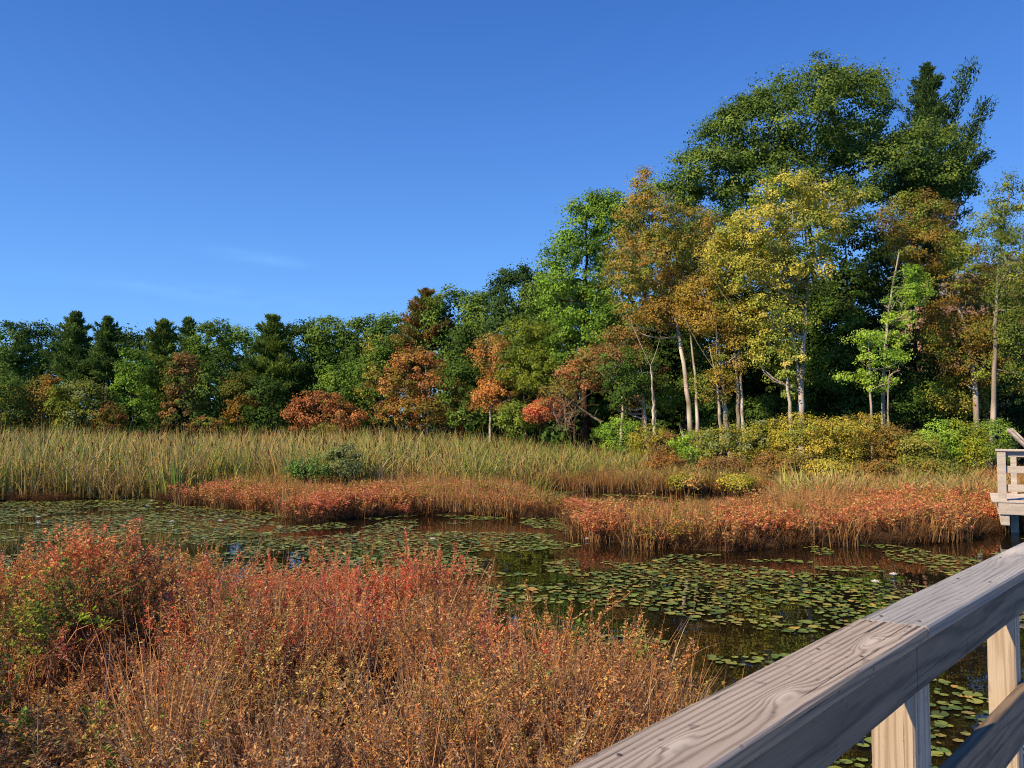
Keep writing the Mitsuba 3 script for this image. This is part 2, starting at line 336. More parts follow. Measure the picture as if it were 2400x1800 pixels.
# ------------------------------------------------------------------ islands and far banks: low red shrubs, brown grass, bank straw
land = Polygon(np.vstack([main_shore[::1], [[34, 40], [-40, 40]]])).buffer(0).difference(channel)
rng = np.random.default_rng(21)
pts = sample(land.intersection(shapely.box(-24, 15.5, 24, 38)), 5200, rng)
low, grs, strw = [], [], []
RED_SPOTS = [(360, 1060, 40, 22), (430, 1062, 60, 25), (700, 1096, 75, 26), (800, 1086, 110, 22), (1275, 1120, 55, 40), (1610, 1130, 65, 40), (1985, 1085, 110, 36), (2085, 1070, 75, 55), (540, 1085, 80, 20), (1880, 1120, 90, 30)]
for x, y in pts:
    if not in_view(x, y, 0.3): continue
    dsh = shapely.distance(shapely.Point(x, y), main_water.boundary); dch = shapely.distance(shapely.Point(x, y), channel)
    if x < -9.5 and y > 27.2: continue
    z = float(ground_z(x, y)[0]); px, py = screen(x, y, 0.4)
    spot = max(math.exp(-((px - a) / c) ** 2 - ((py - b) / d) ** 2) for a, b, c, d in RED_SPOTS)
    n1 = float(meshkit.fbm(np.array([x * 0.7, y * 0.7, 2.0]), 3, 31)); u = rng.uniform()
    hs = 0.86
    if 21.2 > y > 18.5 and px > 1240 and px < 1700: hs = 0.62
    if dch < 1.2 and y < 26: hs = 0.5
    a = rng.uniform(0, 6.28); v = rng.integers(0, 3)
    pr = np.clip(spot * 1.3, 0, 0.74)
    if u < pr: low.append((f"low_{'red' if rng.uniform() < 0.55 else 'orange'}_{v}", x, y, z, rng.uniform(0.85, 1.2), hs * rng.uniform(0.8, 1.15), a))
    elif rng.uniform() < (0.34 if dsh < 3 else 0.06) + 0.22 * (n1 > 0.58): low.append((f"low_{'orange' if rng.uniform() < 0.6 else 'red' if rng.uniform() < 0.3 else 'green'}_{v}", x, y, z, rng.uniform(0.8, 1.15), hs * rng.uniform(0.75, 1.1), a))
    else: grs.append((f'marsh_grass_{v}', x, y, z, rng.uniform(0.9, 1.25), hs * rng.uniform(0.8, 1.2), a))
for line in [LineString(main_shore[1:]), channel.exterior]:
    for s in np.arange(0, line.length, 0.16):
        p = line.interpolate(s); x, y = p.x + rng.normal(0, 0.10), p.y + abs(rng.normal(0, 0.15))
        if in_view(x, y, 0.3): strw.append((f'bank_straw_{rng.integers(0, 3)}', x, y, 0.05, rng.uniform(0.7, 1.1), rng.uniform(0.7, 1.15), rng.uniform(0, 6.28)))
scatter('red_ground_cover', low); scatter('brown_marsh_grass', grs); scatter('bank_grass', strw)
tag('red_ground_cover', 'low red and orange shrubby ground cover on the marsh islands', 'ground cover', kind='stuff')
tag('brown_marsh_grass', 'rusty brown marsh grass between the pond and the reeds', 'grass', kind='stuff')
tag('bank_grass', 'dead straw grass drooping over the dark pond banks', 'grass', kind='stuff')

# ------------------------------------------------------------------ cattail reeds
rng = np.random.default_rng(33)
reedland = Polygon([(-26, 27.6), (-16, 27.6), (-11.6, 27.5), (-9.8, 28.4), (-6.5, 28.4), (-2, 29.0), (3, 32.5), (9, 36), (9, 44), (2, 60), (-10, 76), (-52, 82), (-52, 40)])
reeds = []
for x, y in sample(reedland, 4600, rng):
    if not in_view(x, y, 0.8): continue
    if y > 40 and rng.uniform() < 0.35: continue
    n1 = float(meshkit.fbm(np.array([x * 0.16, y * 0.09, 2.0]), 3, 41)); u = rng.uniform()
    pg = np.clip((x + 14 - (y - 30) * 0.1) / 22, 0.12, 0.6) + (n1 - 0.5) * 0.9
    k = 'reed_green' if u < pg * 0.85 else 'reed_mixed' if u < pg + 0.30 else 'reed_tan'
    reeds.append((f'{k}_{rng.integers(0, 3)}', x, y, float(ground_z(x, y)[0]), rng.uniform(0.75, 1.35), float(np.clip(0.84 + (n1 - 0.5) * 0.6 + rng.normal(0, 0.10) - 0.22 * np.clip((x + 2) / 8, 0, 1), 0.5, 1.12)), rng.uniform(0, 6.28)))
for s in np.arange(-26, -11.4, 0.5):   # the sheer front of the reed bed
    reeds.append((f"reed_{'tan' if rng.uniform() < 0.6 else 'mixed'}_{rng.integers(0, 3)}", s, 27.9 + rng.normal(0, 0.3), 0.1, rng.uniform(0.7, 0.9), rng.uniform(0.8, 1.15), rng.uniform(0, 6.28)))
scatter('cattail_reeds', reeds)
tag('cattail_reeds', 'tall tan and green cattail reeds filling the marsh', 'reeds', kind='stuff')


tall = []
for x, y in sample(Polygon([(3.5, 27.5), (8, 23.2), (14, 24), (16.5, 28), (14, 33), (4, 34)]).difference(channel.buffer(0.3)), 900, rng):
    u = rng.uniform(); k = 'reed_tan' if u < 0.35 else 'reed_mixed' if u < 0.6 else 'reed_green' if u < 0.7 else 'marsh_grass'
    tall.append((f'{k}_{rng.integers(0, 3)}', x, y, float(ground_z(x, y)[0]), rng.uniform(0.6, 0.95), rng.uniform(0.4, 0.62) if k != 'marsh_grass' else rng.uniform(0.9, 1.3), rng.uniform(0, 6.28)))
scatter('straw_grass', tall)
tag('straw_grass', 'pale straw grass and sedge in front of the bushes at the right', 'grass', kind='stuff')


def blade_clump(base, label, cat, x, y, n, h, w, lean, c0, c1, spread, seed, z=0.05):
    r = np.random.default_rng(seed); mb = MB(); k = name_of(base)
    a = r.uniform(0, 2 * np.pi, n); rr = np.sqrt(r.uniform(size=n))
    P = np.stack([x + spread[0] * rr * np.cos(a), y + spread[1] * rr * np.sin(a), np.full(n, z)], -1)
    mb.add(*blades(P, r.uniform(*h, n), r.uniform(*lean, n), a + r.normal(0, 1, n), r.uniform(*w, n), jit(r, c0, n), jit(r, c1, n), 5, 1.2, twist=r.uniform(0, np.pi, n)))
    scene[k] = mb.ply('leaf_skin'); tag(k, label, cat)


g = ground(378, 1082)
blade_clump('cattail_clump', 'bright green cattail clump standing alone at the end of the red bank', 'cattail', g[0], g[1], 22, (1.1, 1.7), (0.03, 0.045), (0.02, 0.25), [(96, 128, 56)], [(120, 150, 70), (140, 160, 80)], (0.16, 0.15), 1)
g = ground(445, 1070)
blade_clump('cattail_clump', 'pale green cattails behind the red bank, beside the lone clump', 'cattail', g[0], g[1] + 1.2, 46, (1.1, 1.85), (0.025, 0.04), (0.02, 0.3), [(110, 132, 64)], [(150, 160, 86), (124, 148, 72)], (0.6, 0.4), 2)
for i, (px, py, nn, sp) in enumerate([(1755, 1092, 60, 0.55), (1835, 1088, 34, 0.35), (1720, 1090, 26, 0.3)]):
    g = ground(px, py)
    blade_clump('iris_clump', ['widest clump of yellow green sword leaves behind the island', 'yellow green sword leaves right of the widest clump', 'small clump of yellow green sword leaves left of the widest clump'][i], 'sword leaf plant',
                g[0], g[1] + 0.3, int(nn * 1.3), (0.6, 1.35), (0.024, 0.05), (0.02, 0.7), [(214, 212, 120)], [(178, 186, 92), (200, 200, 112)], (sp * 1.5, 0.7), 5 + i)

# ------------------------------------------------------------------ lily pads and lilies
rng = np.random.default_rng(55)
PAD_C = [(100, 116, 54), (114, 128, 58), (86, 106, 50), (124, 132, 60), (72, 92, 44), (134, 124, 66)]


def pad_mesh(r, rad, n=14):
    a = np.linspace(0.16, 2 * np.pi - 0.16, n); k = rad * (1 + 0.05 * r.normal(size=n))
    v = np.vstack([[0, 0, 0], np.stack([k * np.cos(a), k * np.sin(a), 0.004 + 0.012 * rad / 0.12 * r.uniform(0, 1, n) ** 2], -1)])
    b = r.uniform(0, 6.28); R = np.array([[math.cos(b), -math.sin(b), 0], [math.sin(b), math.cos(b), 0], [0, 0, 1]])
    ti = r.normal(0, 0.03, 2); v = v @ R.T; v[:, 2] += v[:, 0] * ti[0] + v[:, 1] * ti[1]
    return v, np.array([[0, i, i + 1] for i in range(1, n)])


cand = []
for x, y in sample(water_area.intersection(shapely.box(-20, 3.2, 20, 33)), 90000, rng):
    if not in_view(x, y, 0.3): continue
    px, py = screen(x, y, 0)
    n1 = float(meshkit.fbm(np.array([x * 0.42, y * 0.42, 3.0]), 3, 51)); n2 = float(meshkit.noise(np.array([x * 1.4, y * 1.4, 9.0]), 52))
    d = 0.62 * n1 + 0.38 * n2
    thr = 0.41
    if px > 1250 and py < 1235: thr = 0.62                      # open dark water along the island
    if px > 1480 and 1225 < py < 1262: thr = 0.52
    if px > 1550 and py > 1380: thr = 0.565
    if px > 1100 and py > 1285: thr = 0.465
    if px < 1080: thr = 0.345 if py < 1180 else 0.42
    if 400 < px < 680 and 1178 < py < 1218: thr = 0.56
    if 900 < px < 1150 and py < 1150: thr = 0.55
    if d > thr: cand.append((x, y, py))
pads = []
cell = {}
for x, y, py in cand:      # pads lie side by side: no deep overlap
    rad = float(np.clip(rng.normal(0.041, 0.017), 0.018, 0.095)); key = (int(x / 0.21), int(y / 0.21))
    near = [c for i in (-1, 0, 1) for j in (-1, 0, 1) for c in cell.get((key[0] + i, key[1] + j), [])]
    if all((x - a) ** 2 + (y - b) ** 2 > (0.78 * (rad + c)) ** 2 for a, b, c in near):
        cell.setdefault(key, []).append((x, y, rad)); pads.append((x, y, rad))


def pad_seen(p):
    x, y = screen(p[0], p[1], 0)
    if x > 1980 and y > 1440: return 1985 < x < 2125 or x > 2190
    return y < np.interp(x, [0, 1000, 1100, 1300, 1480, 1560], [1195, 1195, 1245, 1295, 1340, 1390]) if x < 1500 else y < 1659 - (x - 1215) * 0.49


pads.sort(key=lambda p: (not pad_seen(p), p[1] / p[2]))
rest = MB()
for i, (x, y, rad) in enumerate(pads):
    v, f = pad_mesh(rng, rad, 14 if i < 300 else 10); v = v + [x, y, 0.005 + 0.004 * rng.uniform()]
    c = jit(rng, PAD_C, 1, 0.15)[0]
    if rng.uniform() < 0.03: c = lin((170, 140, 70))
    if i < 300:
        k = name_of('lily_pad'); mb = MB(); mb.add(v, f, c); scene[k] = mb.ply('pad_skin')
        hue = 'yellowish' if c[0] > c[1] * 0.98 else 'pale green' if c.sum() > 0.58 else 'deep green' if c.sum() < 0.40 else 'mid green'
        px, py = screen(x, y, 0)
        where = 'seen between the railing posts' if px > 1840 and py > 1440 else 'close beside the railing' if px > 1250 and py > 1330 else 'near the tip of the near bank' if px < 1450 else 'in the middle of the near water'
        siz = 'broad' if rad > 0.052 else 'small'
        tag(k, f'{siz} {hue} lily pad {where}', 'lily pad', f'{siz} {hue} lily pads {where}')
    else: rest.add(v, f, c)
scene['lily_pad_carpet'] = rest.ply('pad_skin')
tag('lily_pad_carpet', 'distant carpet of small lily pads across the pond', 'lily pads', kind='stuff')


def lily(px, py, label, s=0.085):
    g = ground(px, py); mb = MB(); r = np.random.default_rng(int(px))
    for ring, (n, up, l) in enumerate([(8, 0.55, 1.0), (7, 1.1, 0.85), (5, 2.0, 0.7)]):
        a = np.arange(n) * 2 * np.pi / n + ring * 0.4 + r.normal(0, 0.06, n)
        D = np.stack([np.cos(a), np.sin(a), np.full(n, up)], -1); N = np.stack([-np.cos(a) * up, -np.sin(a) * up, np.ones(n)], -1)
        mb.add(*leaf_quads(np.tile([g[0], g[1], 0.012], (n, 1)), D, N, s * l, s * 0.45, np.array([0.78, 0.77, 0.70])))
    mb.add(*leaf_quads(np.tile([g[0], g[1], 0.02], (6, 1)), np.stack([np.cos(np.arange(6)), np.sin(np.arange(6)), np.full(6, 1.5)], -1), np.tile([0, 0, 1.0], (6, 1)), s * 0.3, s * 0.1, lin((220, 180, 60))))
    k = name_of('water_lily'); scene[k] = mb.ply('pad_skin')
    tag(k, label, 'water lily', 'white water lilies on the pond')


for px, py, l in [(82, 1120, 'larger white water lily near the left edge of the pond'), (82, 1133, 'white water lily just in front of the larger one'), (318, 1095, 'white water lily off the reed bank'), (327, 1084, 'white water lily closest to the reed bank'),
                  (370, 1130, 'white water lily in the middle of the left pond'), (50, 1105, 'white water lily nearest the left edge of the picture'), (475, 1128, 'white water lily off the red bank'), (1270, 1168, 'white water lily at the left tip of the island'),
                  (1930, 1246, 'tiny white water lily in open water near the railing'), (1890, 1262, 'white bud among the pads near the railing'), (934, 1168, 'white water lily behind the reddest undergrowth')]:
    lily(px, py, l)

# ------------------------------------------------------------------ trees
def crown_leaves(mb, r, lobes, n_leaves, size, pal, clump=0.9, sparse=1.0, mixed=0.25, droop=0.0):
    """leaf clumps over the outside and through the volume of several lobes (centre, radii)"""
    lobes = [(np.asarray(c, float), 1.13 * np.asarray(s, float)) for c, s in lobes]
    area = np.array([(s[0] * s[2] + s[0] * s[1] + s[1] * s[2]) for _, s in lobes]); area /= area.sum()
    per = 30 if n_leaves < 1500 else 70; nc = max(6, int(n_leaves / per)); cen, out = [], []
    while len(cen) < nc:
        i = r.choice(len(lobes), p=area); c, s = lobes[i]
        d = r.normal(size=3); d[2] += 0.35; d /= np.linalg.norm(d)
        k = r.uniform(0.45, 1.0) ** 0.6 * (0.66 + 0.66 * float(meshkit.fbm((c + d * s)[None] * 0.42 / clump, 2, 3)[0]))
        p = c + d * s * k
        if any(j != i and np.linalg.norm((p - c2) / s2) < 0.55 for j, (c2, s2) in enumerate(lobes)): continue
        cen.append(p); out.append(d)
    cen, out = np.array(cen), np.array(out)
    ccol = 1.4 * np.array([lin(c) for c in pal])
    tone = meshkit.fbm(cen * 0.45 / clump, 2, 7)
    pick = np.clip((tone - 0.5) * 3.2 + 0.5 + r.normal(0, mixed, nc), 0, 0.999)
    ccol = ccol[(pick * len(pal)).astype(int)] * r.uniform(0.8, 1.2, (nc, 1))
    rc = clump * 0.88 * (0.4 + 0.95 * r.uniform(0, 1, nc) ** 1.6)
    idx = np.repeat(np.arange(nc), per); m = len(idx)
    o = r.normal(size=(m, 3)); o = unit(o) * r.uniform(0.1, 1, (m, 1)) ** 0.62 * rc[idx][:, None]
    o[:, 2] *= 0.62; o[:, 2] -= droop * (o[:, 0] ** 2 + o[:, 1] ** 2)
    keep = r.uniform(size=m) < sparse
    o, idx = o[keep], idx[keep]; m = len(idx)
    P = cen[idx] + o
    N = unit(out[idx] * 0.7 + unit(o) * 0.7 + np.array([0, 0, 0.55]) + r.normal(0, 0.42, (m, 3)))
    D = np.cross(N, r.normal(size=(m, 3))); D[:, 2] -= 0.35
    L = size * r.uniform(0.7, 1.35, m)
    C = ccol[idx] * r.uniform(0.78, 1.22, (m, 1)) * r.uniform(0.93, 1.07, (m, 3))
    odd = r.uniform(size=m) < 0.05
    C[odd] = jit(r, pal, int(odd.sum()))
    mb.add(*leaf_quads(P, D, N, L, L * 0.72, np.clip(C, 0, 0.8)))
    return cen


BARK_D, BARK_G = [(70, 60, 50), (58, 50, 44)], [(178, 170, 154), (190, 182, 166), (140, 132, 118)]


def make_trunk(mb, r, path, r0, r1, cen, bark, limbs, sides=7):
    p = curve(path, 20); n = len(p)
    t = np.linspace(0, 1, n); rad = r0 * (1 - t) + r1 * t; rad[0] *= 1.35
    p[1:-1, :2] += r.normal(0, r0 * 0.14, (n - 2, 2))
    v, f = tube(p, rad, sides); mb.add(v, f, np.repeat(jit(r, bark, n, 0.22), sides, 0) * r.uniform(0.68, 1.12, (n * sides, 1)))
    if len(cen):
        for c in cen[r.choice(len(cen), min(limbs, len(cen)), replace=False)]:
            zz = c[2] - min(2.6, np.linalg.norm(c[:2] - p[-1, :2]) * r.uniform(0.35, 0.9))
            if np.linalg.norm(c - p[int(np.clip(np.searchsorted(p[:, 2], zz), 3, n - 1))]) > 5.5: continue
            i = int(np.clip(np.searchsorted(p[:, 2], zz), 3, n - 1)); s = p[i]
            m = (s + c) / 2 + np.array([0, 0, -0.12 * np.linalg.norm(c - s)]) + r.normal(0, 0.12, 3)
            b = curve([s, m, c], 5); v, f = tube(b, np.linspace(min(rad[i] * 0.55, r0 * 0.45), r0 * 0.06 + 0.008, 5), 4)
            mb.add(v, f, np.repeat(jit(r, bark, 5, 0.12), 4, 0))


G_DARK = [(58, 80, 38), (68, 92, 44), (76, 100, 48)]
G_OAK = [(70, 94, 42), (86, 114, 50), (100, 124, 58)]
G_MID = [(84, 114, 48), (104, 134, 56), (118, 146, 62)]
G_LIGHT = [(112, 146, 56), (132, 164, 64), (146, 174, 72)]
G_OLIVE = [(112, 122, 56), (132, 136, 62), (146, 144, 68)]
G_GREY = [(116, 128, 82), (128, 138, 90)]
YEL = [(154, 154, 70), (182, 174, 80), (196, 184, 94), (138, 150, 66), (118, 136, 60)]
OCH = [(146, 122, 62), (160, 132, 68), (130, 128, 62), (168, 140, 76), (110, 122, 58)]
ORG = [(160, 118, 70), (174, 126, 74), (146, 118, 66), (152, 106, 64)]
RDO = [(164, 114, 76), (148, 102, 66), (172, 124, 78), (126, 104, 62)]
RBR = [(132, 104, 66), (114, 104, 60), (142, 110, 68)]


def tree(base, label, Y, lobes, pal, n, size, clump=0.9, trunk=None, r0=None, bark=BARK_D, limbs=14, sparse=1.0, cat='tree', depth=0.8, extra=None, group=None, droop=0.0):
    """lobes: (x, y, half width, half height) measured in the view at distance Y; depth of a lobe = depth x width"""
    k = name_of(base); r = np.random.default_rng(abs(hash_of(label)))
    u = Y / F; L = []
    for i, (x, y, a, b) in enumerate(lobes):
        L.append((at(x, y, Y) + np.array([0, r.uniform(-0.25, 0.25) * a * u, 0]), (a * u, max(a, b) * u * depth, b * u)))
    near = 1.0 if Y < 60 else 0.8
    mb = MB(); cen = crown_leaves(mb, r, L, int(n * (1 + 0.65 * near)), size * (1 - 0.28 * near), pal, clump, sparse, droop=droop)
    scene[k + '__crown'] = mb.ply('leaf_skin')
    bx = np.mean([c[0] for c, _ in L]); top = max(c[2] + 0.4 * s[2] for c, s in L)
    bz = lambda q: float(ground_z(q[0], q[1])[0]) - 0.1
    if trunk is None:
        trunk = [np.array([bx, Y, 0]), np.array([bx + r.normal(0, 0.2), Y, top * 0.5]), np.array([bx + r.normal(0, 0.4), Y, top])]
    else:
        trunk = [at(x, y, Y + (0.6 if y < 700 else 0)) for x, y in trunk]
    trunk[0][2] = bz(trunk[0])
    tb = MB(); make_trunk(tb, r, trunk, r0 or 0.012 * top + 0.03, 0.03, cen, bark, limbs)
    for e in extra or []:
        pth = [at(x, y, Y + r.uniform(-0.7, 0.2)) for x, y in e]; pth[0][2] = bz(pth[0])
        make_trunk(tb, r, pth, (r0 or 0.12) * 0.8, 0.03, cen, bark, 5)
    scene[k + '__trunk'] = tb.ply('stem_skin', smooth=True)
    tag(k, label, cat, group)
    return k


def hash_of(s):
    h = 7
    for ch in s: h = (h * 31 + ord(ch)) % 1000003
    return h


def pine(base, label, Y, cx, top, bottom, hw, pal, tuft_n=9000, size=0.3, lean=0.0, bark=BARK_D, arms=None, base_hw=None, flat=0.0):
    """white pine: whorls of level branches carrying flat plates of needle tufts"""
    k = name_of(base); r = np.random.default_rng(hash_of(label)); u = Y / F
    p0 = at(cx, 926, Y); zt = at(cx, top, Y)[2]; zb = at(cx, bottom, Y)[2]; H = zt - zb
    x0 = p0[0]; mb, tb = MB(), MB(); n = max(10, int(H / 0.72)); P, D, C = [], [], []
    cols = 1.5 * np.array([lin(c) for c in pal]); top += 16
    zt = at(cx, top, Y)[2]; H = zt - zb
    for i in range(n):
        t = (i + r.uniform(-0.3, 0.3)) / n; z = zb + H * t; s = 1 - t
        len0 = 1.1 * hw * u * (min(1.0, 0.06 + 1.22 * s ** 0.85) if s > 0.12 or flat == 0 else 0.45 + flat) * (1 if s < 0.8 else 0.8)
        for b in range(9):
            a = r.uniform(0, 2 * np.pi); ln = len0 * r.uniform(0.45, 1.15)
            d = np.array([math.cos(a), math.sin(a), 0.18 + 0.5 * t]); o = np.array([x0 + lean * t * H, Y, z])
            q = np.linspace(0, 1, 5)[:, None]; br = o + d * ln * q + np.array([0, 0, 0.16 * ln]) * q ** 2 - np.array([0, 0, 0.10 * ln]) * q
            v, f = tube(br, np.linspace(0.05, 0.012, 5) * (0.5 + s), 3); tb.add(v, f, lin(bark[0]))
            m = int(1.9 * tuft_n / (n * 9) * (0.14 + 1.1 * ln / (hw * u)))
            w = 0.02 + 0.98 * r.uniform(size=m) ** 0.75
            pc = np.stack([np.interp(w, q[:, 0], br[:, c]) for c in range(3)], -1)
            side = np.array([-math.sin(a), math.cos(a), 0]) * (r.normal(0, 0.18, m) * ln * (1.0 - 0.45 * w) + r.normal(0, 0.12, m))[:, None]
            up = np.array([0, 0, 1.0]) * (r.normal(0.05, 0.10, m) * (0.7 + 0.22 * ln))[:, None]
            P.append(pc + side + up); D.append(np.tile(d * 0.8 + [0, 0, 0.35], (m, 1)) + r.normal(0, 0.55, (m, 3)))
            C.append(np.tile(cols[r.integers(0, len(cols))] * r.uniform(0.8, 1.25), (m, 1)) * r.uniform(0.75, 1.25, (m, 1)))
    m = int(tuft_n * 0.16); tq = r.uniform(0.66, 1.0, m); aq = r.uniform(0, 6.28, m); rq = hw * u * (0.04 + 1.1 * (1 - tq)) * r.uniform(0, 1, m) ** 0.6
    P.append(np.stack([x0 + lean * tq * H + rq * np.cos(aq), Y + rq * np.sin(aq), zb + H * tq - 0.25 * rq], -1)); D.append(np.stack([np.cos(aq), np.sin(aq), 0.9 + 0 * aq], -1) + r.normal(0, 0.4, (m, 3)))
    C.append(np.tile(cols[1], (m, 1)) * r.uniform(0.7, 1.25, (m, 1)))
    for (ax, ay, bx, by, wid) in arms or []:
        A, B = at(ax, ay, Y), at(bx, by, Y + r.normal(0, 0.6)); v, f = tube(curve([A, (A + B) / 2 + [0, 0, -0.3], B], 5), np.linspace(0.09, 0.02, 5), 4); tb.add(v, f, lin(bark[0]))
        m = int(tuft_n * 0.07); w = r.uniform(0.2, 1.05, m)[:, None]
        P.append(A + (B - A) * w + unit(r.normal(size=(m, 3))) * r.uniform(0, 1, (m, 1)) ** 0.5 * np.array([wid, wid, wid * 0.8]) * u * (0.5 + 0.6 * w)); D.append(unit(B - A) + r.normal(0, 0.6, (m, 3)))
        C.append(np.tile(cols[0] * r.uniform(0.85, 1.2), (m, 1)) * r.uniform(0.75, 1.25, (m, 1)))
    P, D, C = np.vstack(P), np.vstack(D), np.vstack(C); m = len(P)
    N = np.array([0, 0, 1.0]) + r.normal(0, 0.45, (m, 3)) + unit(P - [x0, Y, 0]) * 0.4
    mb.add(*leaf_quads(P, D, N, size * r.uniform(0.7, 1.3, m), size * 0.36, C))
    scene[k + '__crown'] = mb.ply('leaf_skin')
    g0 = np.array([x0, Y, float(ground_z(x0, Y)[0]) - 0.1])
    v, f = tube(curve([g0, [x0 + 0.1, Y, zb], [x0 + lean * H, Y, zt - 0.2]], 9), np.linspace(0.017 * zt + 0.04, 0.03, 9), 7); tb.add(v, f, lin(bark[0]))
    scene[k + '__trunk'] = tb.ply('stem_skin'); tag(k, label, 'pine tree')


P_DK, P_OL, P_BR = [(66, 88, 46), (78, 102, 52), (90, 112, 58)], [(88, 106, 48), (102, 122, 56), (76, 98, 48)], [(112, 116, 62), (100, 110, 58), (140, 108, 68), (124, 112, 62)]
# far tree line, left
tree('oak_tree', 'dark oak at the left edge of the far tree line', 92, [(10, 745, 48, 45), (5, 820, 55, 70)], G_OAK, 7000, 0.30, 1.5)
tree('oak_tree', 'rounded oak left of the tallest left pine', 94, [(80, 748, 50, 42), (90, 820, 55, 60)], G_OAK, 7000, 0.30, 1.5)
pine('pine_tree', 'broad dark pine, first tall point of the far skyline', 86, 158, 661, 885, 68, P_DK, 9500, 0.42)
pine('pine_tree', 'slender pine with bare lower trunk beside the broad left pine', 84, 226, 671, 815, 44, P_DK, 5500, 0.40, bark=[(104, 96, 86)])
tree('oak_tree', 'shaded oak between the slender pine and the olive pine', 98, [(285, 770, 50, 60), (280, 860, 50, 60)], G_DARK, 6000, 0.32, 1.5)
pine('pine_tree', 'olive green pine behind the light green bush, third tall point of the skyline', 84, 350, 677, 890, 66, P_OL, 9500, 0.42)
pine('pine_tree', 'narrow pine just right of the olive pine', 93, 403, 672, 840, 38, P_DK, 4500, 0.42)
tree('oak_tree', 'pointed green oak right of the narrow pine', 90, [(458, 740, 42, 48), (455, 820, 50, 70)], G_OAK, 7000, 0.30, 1.4)
tree('oak_tree', 'low rounded oak left of the flat topped pine', 94, [(515, 760, 48, 55), (520, 840, 50, 60)], G_MID, 7000, 0.30, 1.4)
pine('pine_tree', 'flat topped pine in the middle of the far skyline', 84, 588, 668, 880, 66, P_OL, 9500, 0.42)
tree('oak_tree', 'dark bluish oak right of the flat topped pine', 88, [(655, 760, 58, 60), (650, 840, 60, 65)], G_DARK, 8000, 0.30, 1.4)
tree('oak_tree', 'oak with a domed top above the red maple', 86, [(722, 742, 56, 52), (730, 815, 60, 70)], G_OAK, 8000, 0.30, 1.4)
tree('oak_tree', 'green oak rising left of the brownish pine', 84, [(795, 738, 56, 50), (800, 810, 60, 70)], G_OAK, 8000, 0.30, 1.4)
tree('oak_tree', 'oak behind the left side of the brownish pine', 88, [(860, 725, 45, 45), (850, 790, 50, 60)], G_MID, 6000, 0.30, 1.4)
# far tree line, lower front row
tree('maple_tree', 'orange topped maple low at the left of the far tree line', 78, [(95, 860, 34, 45), (90, 905, 45, 35)], [(160, 126, 62), (140, 118, 58), (110, 114, 54)], 4200, 0.24, 1.0, cat='maple')
tree('bushy_tree', 'dark bush at the foot of the trees on the left edge', 77, [(22, 870, 40, 60), (40, 910, 40, 30)], G_OAK + G_OLIVE[:1], 4500, 0.24, 1.0)
tree('bushy_tree', 'yellow green bush right of the orange topped maple', 76, [(135, 880, 22, 45)], [(128, 136, 52), (106, 120, 50)], 2200, 0.22, 0.8)
tree('willow_tree', 'grey green rounded willow left of the slender pine trunk', 76, [(182, 870, 44, 55), (185, 910, 40, 30)], G_GREY + G_OLIVE[:1], 4200, 0.22, 1.0, cat='willow')
tree('bushy_tree', 'small olive bush with a reddish side under the slender pine', 74, [(240, 905, 32, 28)], [(106, 100, 50), (126, 92, 52), (96, 98, 48)], 1900, 0.22, 0.8)
tree('bushy_tree', 'light green bush in front of the olive pine', 78, [(285, 830, 45, 65), (290, 895, 50, 45)], G_MID + G_LIGHT[:1], 6000, 0.25, 1.0)
tree('maple_tree', 'brownish red maple between the olive pine and the green sapling', 78, [(398, 815, 36, 50), (400, 880, 45, 55)], RBR + [(84, 100, 50), (96, 110, 56)], 5000, 0.24, 1.0, cat='maple')
tree('bushy_tree', 'narrow green sapling below the pointed oak', 79, [(472, 840, 34, 70), (460, 900, 40, 35)], G_OAK, 4200, 0.25, 1.0)
tree('bushy_tree', 'olive and orange tree left of the dark round bush', 77, [(522, 850, 34, 48), (515, 905, 36, 30)], [(128, 104, 52), (106, 104, 50), (94, 104, 48)], 3600, 0.24, 1.0)
tree('bushy_tree', 'dark round bush under the flat topped pine', 76, [(575, 865, 44, 55), (590, 905, 50, 30)], G_DARK + G_OAK[:1], 5000, 0.24, 1.0)
tree('maple_tree', 'red maple in front of the domed oak', 74, [(690, 890, 58, 42), (650, 905, 30, 30), (740, 905, 50, 28)], RDO, 5600, 0.22, 0.9, cat='maple')
tree('bushy_tree', 'dense green tree right of the red maple', 78, [(740, 840, 48, 50), (770, 885, 45, 45)], G_MID, 5200, 0.24, 1.0)
tree('bushy_tree', 'olive tree left of the big orange maple', 74, [(832, 770, 48, 45), (800, 820, 45, 45)], G_OLIVE + G_MID[:1], 4800, 0.24, 1.0)
pine('pine_tree', 'tall brownish pine standing above the big orange maple', 76, 915, 612, 830, 74, P_BR, 9500, 0.38, lean=0.02)
tree('maple_tree', 'big orange brown maple at the edge of the reeds below the brownish pine', 64, [(900, 800, 60, 50), (860, 850, 62, 50), (950, 850, 60, 50), (900, 890, 85, 38), (985, 900, 35, 30)], ORG + [(128, 112, 52), (116, 108, 52)], 11000, 0.19, 0.85, cat='maple', bark=BARK_G)
tree('oak_tree', 'dark green oak right of the brownish pine top', 76, [(985, 690, 58, 62), (960, 770, 55, 60), (1010, 790, 55, 60)], G_OAK, 9500, 0.27, 1.3)
tree('oak_tree', 'rounded dark oak on the rising skyline', 70, [(1045, 680, 50, 55), (1040, 740, 50, 60)], G_DARK + G_OAK, 7000, 0.26, 1.3)
tree('oak_tree', 'bluish green oak, highest of the far skyline, left of the tall bright maple', 66, [(1120, 640, 62, 58), (1110, 710, 60, 60), (1165, 690, 55, 70)], [(70, 94, 54), (82, 106, 60), (58, 82, 46)], 10500, 0.25, 1.2)
